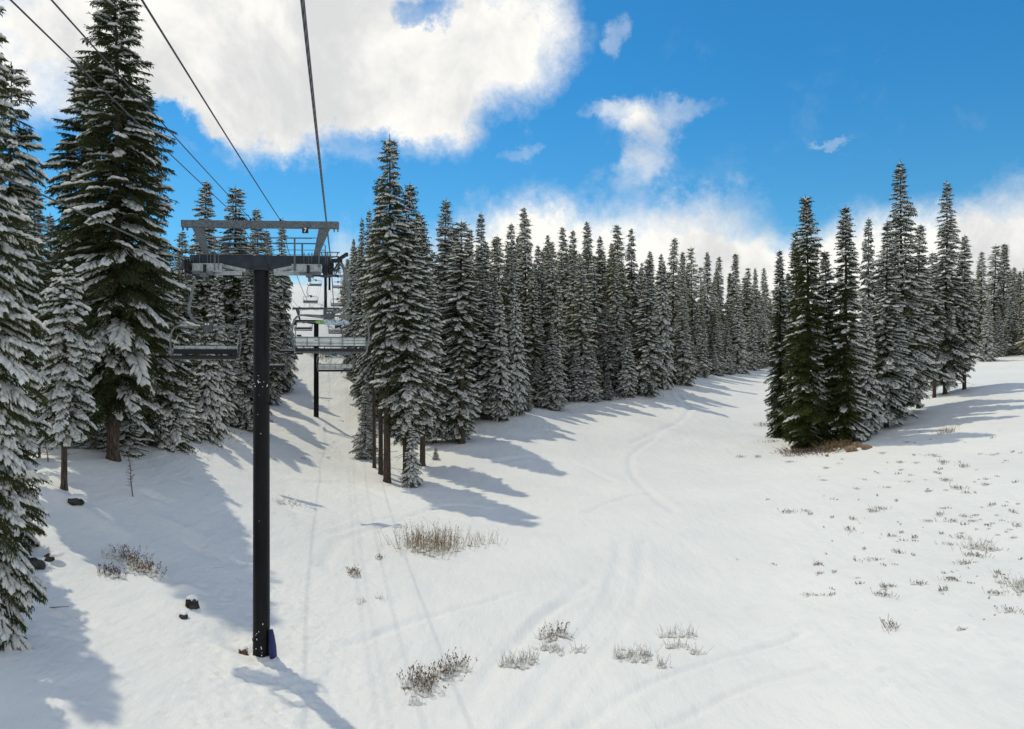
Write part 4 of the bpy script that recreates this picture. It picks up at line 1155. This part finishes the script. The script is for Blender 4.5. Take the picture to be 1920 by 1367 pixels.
def rock(u, v, s, label, seed, m_='rock_dark', cap=True, group=None, dz=0.0, capshift=(0, 0.05), cat='rock'):
    x, y, _ = hit(u, v)
    o = empty('rock', (x, y, zfin(x, y) + dz), random.Random(seed).uniform(-.5, .5)); tag(o, label, cat, group)
    lumpy(s[0], s[1], s[2], seed, m_, 'stone', o)
    if cap:
        cp = lumpy(s[0] * 1.12, s[1] * 1.15, s[2] * 0.55, seed + 1, 'cap', 'snow_cap', o, amp=0.15, clipz=-s[2] * 0.12)
        cp.location = (capshift[0], capshift[1] + s[1] * 0.25, s[2] * 0.72)
    return o
rock(140, 948, (0.32, 0.30, 0.22), 'dark rock showing under a snow cap on the shaded left bank', 1, capshift=(-0.08, 0.1))
rock(60, 1062, (0.44, 0.35, 0.22), 'wide black rock half buried in snow beside the closest fir', 2, capshift=(-0.12, .1))
rock(92, 1052, (0.17, 0.2, 0.22), 'small black pointed rock touching the wide black rock', 3, capshift=(0.25, 0.05))
rock(78, 1112, (0.10, 0.08, 0.05), 'tiny dark stone in the snow below the wide black rock', 4, cap=False)
rock(343, 1158, (0.14, 0.16, 0.16), 'narrow dark rock with snow on top, below the round stump', 5)
rock(30, 1142, (0.3, 0.2, 0.12), 'dark stone under the lowest boughs of the closest fir', 9)
def stump(u, v, rad, h, label, seed, m_):
    x, y, _ = hit(u, v); r = random.Random(seed)
    o = empty('tree_stump', (x, y, zfin(x, y) - 0.1), 0); tag(o, label, 'stump')
    mb = MB(); n_ = 26; P = []
    hs = [h * (1 + r.uniform(-.22, .22) * (1 if k % 2 else 0.4)) + 0.1 for k in range(n_)]
    for lv, rr in ((0, 1.25), (0.5, 1.0), (1, 0.95)):
        for k in range(n_):
            a = 6.2832 * k / n_; q_ = rad * rr * (1 + 0.07 * math.sin(a * 9)); P.append((math.cos(a) * q_, math.sin(a) * q_, hs[k] * lv))
    for k in range(n_):
        a = 6.2832 * k / n_; P.append((math.cos(a) * rad * .8, math.sin(a) * rad * .8, hs[k] * 0.8))
    Fs = [(i * n_ + k, i * n_ + (k + 1) % n_, (i + 1) * n_ + (k + 1) % n_, (i + 1) * n_ + k) for i in range(3) for k in range(n_)] + [tuple(3 * n_ + k for k in range(n_))]
    mb.add(P, Fs); mb.build('wood', M[m_], o, False)
    cp = lumpy(rad * 1.0, rad * 1.0, rad * 0.85, seed, 'cap', 'snow_cap', o, amp=0.1, clipz=-0.02); cp.location = (0, rad * 0.15, h * 0.88 + 0.08)
    return o
stump(360, 1140, 0.21, 0.30, 'round dark stump wearing a snow dome on the left slope', 3, 'rock_dark')
stump(456, 1213, 0.14, 0.20, 'reddish brown stump with a round snow cap in the pit left of the tower foot', 4, 'stump')
# tan boulders under the right clump
for i, (u, v, s, lab) in enumerate([(1596, 846, (0.62, 0.5, 0.42), 'biggest tan boulder, in front of the two others under the right clump'),
        (1608, 838, (0.60, 0.45, 0.40), 'tan boulder behind the biggest one under the right clump'),
        (1624, 842, (0.55, 0.4, 0.30), 'flat tan boulder leaning at the trunk foot right of the biggest boulder'),
        (1546, 846, (0.26, 0.3, 0.36), 'small upright tan boulder at the left of the brown brush'),
        (1494, 820, (0.30, 0.25, 0.30), 'small tan boulder left under the slim olive firs'),
        (1551, 856, (0.16, 0.14, 0.12), 'little reddish stone in the snow in front of the brown brush')]):
    rock(u, v, s, lab, 20 + i, 'rock', cap=False, dz=0.10)

# ------------------------------------------------------------------ shrubs
def shrub(pts_px, hgt, dens, m_, label, seed, group=None, spread=0.35, cat='shrub', snow=0.5, rad=0.0048, name='bare_shrub', leaf=None, clump=0.5, side=3):
    """leafless stems standing out of the snow around the photo points; one plant"""
    r = random.Random(seed)
    H_ = [hit(*p) for p in pts_px]
    cx = sum(p[0] for p in H_) / len(H_); cy_ = sum(p[1] for p in H_) / len(H_); cz = zfin(cx, cy_)
    o = empty(name, (cx, cy_, cz), 0); tag(o, label, cat, group)
    st = MB(); lf = MB(); sn = MB()
    for (x, y, z) in H_:
        for i in range(dens):
            bx = x + r.gauss(0, clump); by = y + r.gauss(0, clump * 0.8); bz = zfin(bx, by) - cz - 0.03
            b0 = Vector((bx - cx, by - cy_, bz)); h_ = hgt * r.uniform(0.45, 1.1)
            a = r.uniform(0, 6.28); ln = spread * r.uniform(0.1, 1) * h_
            out_ = Vector((bx - x, by - y, 0)); 
            e = b0 + Vector((math.cos(a) * ln, math.sin(a) * ln, h_)) + out_ * 0.35
            m1 = b0.lerp(e, 0.5) + Vector((r.uniform(-.05, .05), r.uniform(-.05, .05), 0)) * h_
            st.tube([b0, m1, e], [rad, rad * 0.75, rad * 0.35], 3, False)
            for _ in range(side):
                t_ = r.uniform(0.25, 0.95); p = b0.lerp(e, t_); a2 = r.uniform(0, 6.28); l2 = h_ * r.uniform(0.12, 0.3)
                q1 = p + Vector((math.cos(a2) * 0.6, math.sin(a2) * 0.6, 0.8)) * l2
                st.tube([p, q1], [rad * 0.6, rad * 0.3], 3, False)
                if leaf and r.random() < leaf:
                    for __ in range(3):
                        c_ = p.lerp(q1, r.uniform(.3, 1.1)); w_ = r.uniform(.02, .045)
                        lf.add([c_, c_ + Vector((w_, r.uniform(-w_, w_), w_ * .5)), c_ + Vector((0, w_, w_))], [(0, 1, 2)])
            if r.random() < snow:
                s_ = r.uniform(0.04, 0.09) * (1 + hgt * 0.5); c_ = b0 + Vector((0, 0, 0.03 + r.uniform(0, 0.25) * h_))
                P = [c_ + Vector((s_ * 1.3, 0, 0)), c_ + Vector((0, s_, 0)), c_ + Vector((-s_ * 1.2, 0, 0)), c_ + Vector((0, -s_, 0)), c_ + Vector((0, 0, s_ * .8)), c_ + Vector((0, 0, -s_ * .6))]
                sn.add(P, [(0, 1, 4), (1, 2, 4), (2, 3, 4), (3, 0, 4), (1, 0, 5), (2, 1, 5), (3, 2, 5), (0, 3, 5)])
    s_ = st.build('stems', M[m_], o); s_['kind'] = 'stuff'
    if lf.v: x_ = lf.build('leaves', M['brush_brown'], o); x_['kind'] = 'stuff'
    if sn.v: x_ = sn.build('clinging_snow', M['treesnow'], o, True); x_['kind'] = 'stuff'
    return o
shrub([(775,1032),(800,1036),(825,1036),(812,1040),(840,1030),(765,1024),(790,1026),(832,1024)], 1.25, 34, 'twig_tan', 'wide tan willow thicket with many upright stems in the middle of the slope', 31, spread=0.3, snow=0.35, leaf=0.35, rad=0.0085, clump=0.45)
shrub([(872,1026),(895,1022),(915,1020)], 0.8, 20, 'twig_tan', 'thin end of the tan willow thicket trailing off to the right', 32, spread=0.35, snow=0.5, rad=0.007, clump=0.4)
shrub([(775,1288),(800,1282),(835,1272),(858,1255),(790,1300)], 0.62, 36, 'twig_dark', 'biggest dark twiggy shrub near the bottom of the picture, right of the tower foot', 33, spread=0.5, snow=0.8, leaf=0.5, clump=0.22)
shrub([(782,1322)], 0.28, 16, 'twig_dark', 'tiny twigs just below the biggest dark twiggy shrub', 34, spread=0.5, clump=0.12, snow=1)
shrub([(955,1250),(975,1252),(995,1242)], 0.52, 30, 'twig_dark', 'rounded twiggy shrub, second from the left along the bottom', 35, spread=0.55, snow=0.8, clump=0.17)
shrub([(1030,1198),(1050,1194)], 0.5, 34, 'twig_dark', 'dark hearted twiggy shrub above the rounded one', 36, spread=0.6, snow=0.8, leaf=0.3, clump=0.18)
shrub([(1022,1218),(1045,1222),(1085,1218)], 0.3, 20, 'twig_dark', 'low snow laden twigs directly below the dark hearted shrub', 37, spread=0.7, snow=1.0, clump=0.16)
shrub([(1160,1235),(1185,1228),(1212,1232),(1195,1240)], 0.5, 18, 'twig_dark', 'long open shrub with snow clumps right of the ski tracks', 38, spread=0.6, snow=0.9, clump=0.2)
shrub([(1240,1254)], 0.5, 18, 'twig_dark', 'small fan shaped shrub standing lowest right of the ski tracks', 39, spread=0.6, snow=1, clump=0.13)
shrub([(1255,1195),(1290,1196),(1270,1215)], 0.5, 20, 'twig_dark', 'loose shrub group at the upper right of the ski tracks', 40, spread=0.5, snow=0.8, clump=0.2)
shrub([(1300,1228)], 0.35, 16, 'twig_dark', 'little shrub at the right end below the loose shrub group', 41, spread=0.6, snow=0.9, clump=0.15)
shrub([(252,1060),(262,1072),(280,1078),(240,1048)], 0.55, 40, 'twig_dark', 'dark snow clotted bush on the left slope with one tall twig', 42, spread=0.5, snow=1.0, leaf=0.7, clump=0.24)
shrub([(200,1080),(218,1086)], 0.42, 34, 'twig_dark', 'small reddish twigs left below the snow clotted bush', 43, spread=0.4, snow=0.5, clump=0.16, leaf=0.5)
shrub([(205,1045)], 0.3, 16, 'twig_dark', 'few fine twigs above the reddish twigs on the left slope', 44, spread=0.9, snow=0.9, clump=0.2)
shrub([(665,1082),(660,1072)], 0.32, 26, 'twig_dark', 'small snow topped bush in the hollow right of the tower pole', 45, spread=0.5, snow=1.0, leaf=0.6, clump=0.14)
shrub([(712,1048)], 0.25, 16, 'twig_dark', 'tiny green brown sprig above the hollow right of the tower pole', 46, spread=0.5, snow=0.4, leaf=0.8, clump=0.1)
shrub([(680,1132),(715,1125)], 0.32, 10, 'twig_dark', 'faint thin twigs below the hollow bush', 47, spread=0.5, snow=0.4, clump=0.12)
shrub([(530,945),(550,948)], 0.4, 16, 'twig_dark', 'snowed over twigs just right of the tower pole in mid height', 48, spread=0.7, snow=1.0, clump=0.3)
shrub([(370,820),(395,815),(420,818),(345,845)], 0.7, 34, 'twig_dark', 'low dark brush running along the edge of the left wood', 49, spread=0.9, snow=0.8, leaf=0.6, clump=0.7)
shrub([(1562,846),(1574,844),(1555,842),(1584,842)], 0.9, 60, 'twig_tan', 'reddish brown brush between the boulders of the right clump', 50, spread=0.5, snow=0.5, leaf=1.0, clump=0.5, rad=0.012, side=5)
shrub([(1492,850),(1510,849),(1528,847),(1545,850),(1500,846)], 0.32, 110, 'twig_dark', 'flat dark brown brush on the ground under the wide olive fir', 51, spread=0.8, snow=0.1, leaf=1.0, clump=0.8, rad=0.012)
shrub([(1466,816),(1478,815),(1488,818)], 0.7, 50, 'twig_tan', 'golden brown brush left of the wide olive fir', 52, spread=0.6, snow=0.3, leaf=1.0, clump=0.6, rad=0.012, side=5)
shrub([(1438,800),(1450,800),(1460,802)], 0.55, 40, 'twig_dark', 'brownish brush at the foot of the slim olive fir', 53, spread=0.6, snow=0.4, leaf=1.0, clump=0.6, rad=0.012)
shrub([(1780,812),(1772,812)], 0.6, 40, 'twig_tan', 'dry grassy tuft on the right slope at the rim of the shadow', 54, spread=0.6, snow=0.3, clump=0.3, rad=0.009)
shrub([(1835,1025),(1825,1030)], 0.45, 30, 'twig_dark', 'pale twiggy bush on the right slope', 55, spread=0.8, snow=1.0, clump=0.3)
shrub([(1905,1100),(1915,1108)], 0.5, 34, 'twig_dark', 'twiggy bush cut by the right picture edge', 56, spread=0.8, snow=0.8, clump=0.25)

# small sprigs peeping through the crust of the right slope
def sprig(seed, n_, hgt, wid):
    r = random.Random(seed); dk = MB(); sn = MB()
    for i in range(n_):
        x, y = r.gauss(0, wid), r.gauss(0, wid * 0.4); h_ = hgt * r.uniform(0.4, 1.2); a = r.uniform(0, 6.28)
        p0 = Vector((x, y, -0.03)); e = p0 + Vector((math.cos(a) * h_ * .6, math.sin(a) * h_ * .6, h_))
        dk.tube([p0, e], [0.010, 0.006], 3, False)
        for _ in range(4):
            c_ = p0.lerp(e, r.uniform(.4, 1.1)); w_ = r.uniform(.02, .05)
            dk.add([c_, c_ + Vector((w_, r.uniform(-w_, w_), w_ * .6)), c_ + Vector((r.uniform(-w_, w_), w_ * .3, w_))], [(0, 1, 2)])
        if r.random() < 0.7:
            s_ = r.uniform(0.03, 0.08); c_ = p0 + Vector((r.uniform(-.05, .1), 0, 0.04))
            P = [c_ + Vector((s_ * 1.6, 0, 0)), c_ + Vector((0, s_, 0)), c_ + Vector((-s_ * 1.3, 0, 0)), c_ + Vector((0, -s_, 0)), c_ + Vector((0, 0, s_ * .7)), c_ + Vector((0, 0, -s_ * .6))]
            sn.add(P, [(0, 1, 4), (1, 2, 4), (2, 3, 4), (3, 0, 4), (1, 0, 5), (2, 1, 5), (3, 2, 5), (0, 3, 5)])
    return dk.mesh('sprig_leaves', M['twig_faint' if seed % 2 else 'twig_dark']), sn.mesh('sprig_snow', M['treesnow'], True)
SPR = [sprig(60 + i, n_, h_, w_) for i, (n_, h_, w_) in enumerate([(10, 0.14, 0.14), (18, 0.2, 0.24), (26, 0.2, 0.45), (6, 0.12, 0.08), (34, 0.26, 0.4)])]
SP = [(1550,880),(1537,895),(1580,862),(1625,838),(1655,852),(1700,830),(1715,832),(1745,826),(1755,824),(1725,812),(1690,870),(1745,855),(1720,870),(1770,868),(1790,868),(1800,866),(1640,885),(1645,888),
 (1662,880),(1690,882),(1755,886),(1760,888),(1620,900),(1740,918),(1742,922),(1645,930),(1610,938),(1680,940),(1775,920),(1790,915),(1800,917),(1810,925),(1640,960),(1632,957),(1600,975),(1612,982),(1590,990),
 (1730,990),(1740,978),(1778,978),(1820,972),(1832,968),(1838,975),(1810,970),(1855,950),(1860,948),(1900,962),(1915,1050),(1885,950),(1850,910),(1828,905),(1835,900),(1870,895),(1905,905),(1915,850),(1900,848),
 (1885,865),(1880,868),(1860,855),(1850,818),(1860,822),(1875,808),(1810,830),(1690,1000),(1715,1010),(1695,1015),(1765,1002),(1560,1015),(1480,962),(1520,965),(1850,985),(1870,1005),(1870,1075),(1880,1078),
 (1530,1118),(1520,1116),(1545,1118),(1560,1118),(1785,1075),(1795,1090),(1855,1122),(1870,1115),(1845,1162),(1865,1155),(1905,1150),(1655,1165),(1670,1180),(1805,1182),(1450,1060),(1500,855),(1420,858),(1445,830),(1390,858),
 (1660,915),(1700,905),(1480,868),(1440,938),(1905,985),(1900,1010),(1810,1010),(1650,1010),(1620,1030),(1680,1060),(615,860),(600,852),(570,862),(690,862),(640,790),(625,830),(515,862)]
_r = random.Random(77)
for _ in range(95):
    v = _r.uniform(850, 1120); u = 1920 - abs(_r.gauss(0, 210)) - _r.uniform(0, 40)
    if u > 1380: SP.append((u, v))
for i, (u, v) in enumerate(SP):
    x, y, _ = hit(u, v)
    a, b_ = SPR[int(rng.choice([0, 0, 1, 1, 2, 3, 3, 4]))]
    o = empty('snowy_sprig', (x, y, zfin(x, y)), rng.uniform(0, 6.28)); k = rng.uniform(0.35, 1.0) * (1 + max(0, y - 45) * 0.008); o.scale = (k, k, k)
    if u < 1000: tag(o, 'little dark sprig poking out of the bright snow under the chairlift', 'sprig', 'sprigs under the chairlift')
    else: tag(o, 'little dark sprig poking through the snow crust of the right slope', 'sprig', 'sprigs on the right slope')
    link_mesh('leaves', a, o, 'stuff'); link_mesh('clinging_snow', b, o, 'stuff') if False else link_mesh('clinging_snow', b_, o, 'stuff')
# low brush where the distant slope meets the trees
for (u, v, lab) in [(1150,748,'small bent snow covered bush hugging the forest edge'),(1210,742,'round snow covered bush standing alone before the forest edge'),(1035,760,'low twiggy bush at the forest edge'),
                    (600,672,'brush patch on the bright slope behind the lower chairs'),(570,660,'grey brush patch by the trees left of the lower chairs'),(1860,655,'brown brush along the foot of the distant wood at the right edge'),(1890,660,'short brown brush right under the distant wood')]:
    shrub([(u, v), (u + 8, v - 1)], 1.3, 30, 'twig_dark', lab, u, spread=0.7, snow=0.8, clump=1.0, rad=0.02, leaf=0.3)
# a fallen stick on the left bank
x, y, _ = hit(105, 1148); mb = MB(); mb.tube([(-.35, 0, .03), (0, .02, .06), (.38, .06, .07)], [0.012, 0.016, 0.01], 5); st_ = mb.build('fallen_stick', M['twig_dark'], None, True); st_.location = (x, y, zfin(x, y)); tag(st_, 'short fallen stick lying on the snow below the wide black rock', 'stick')
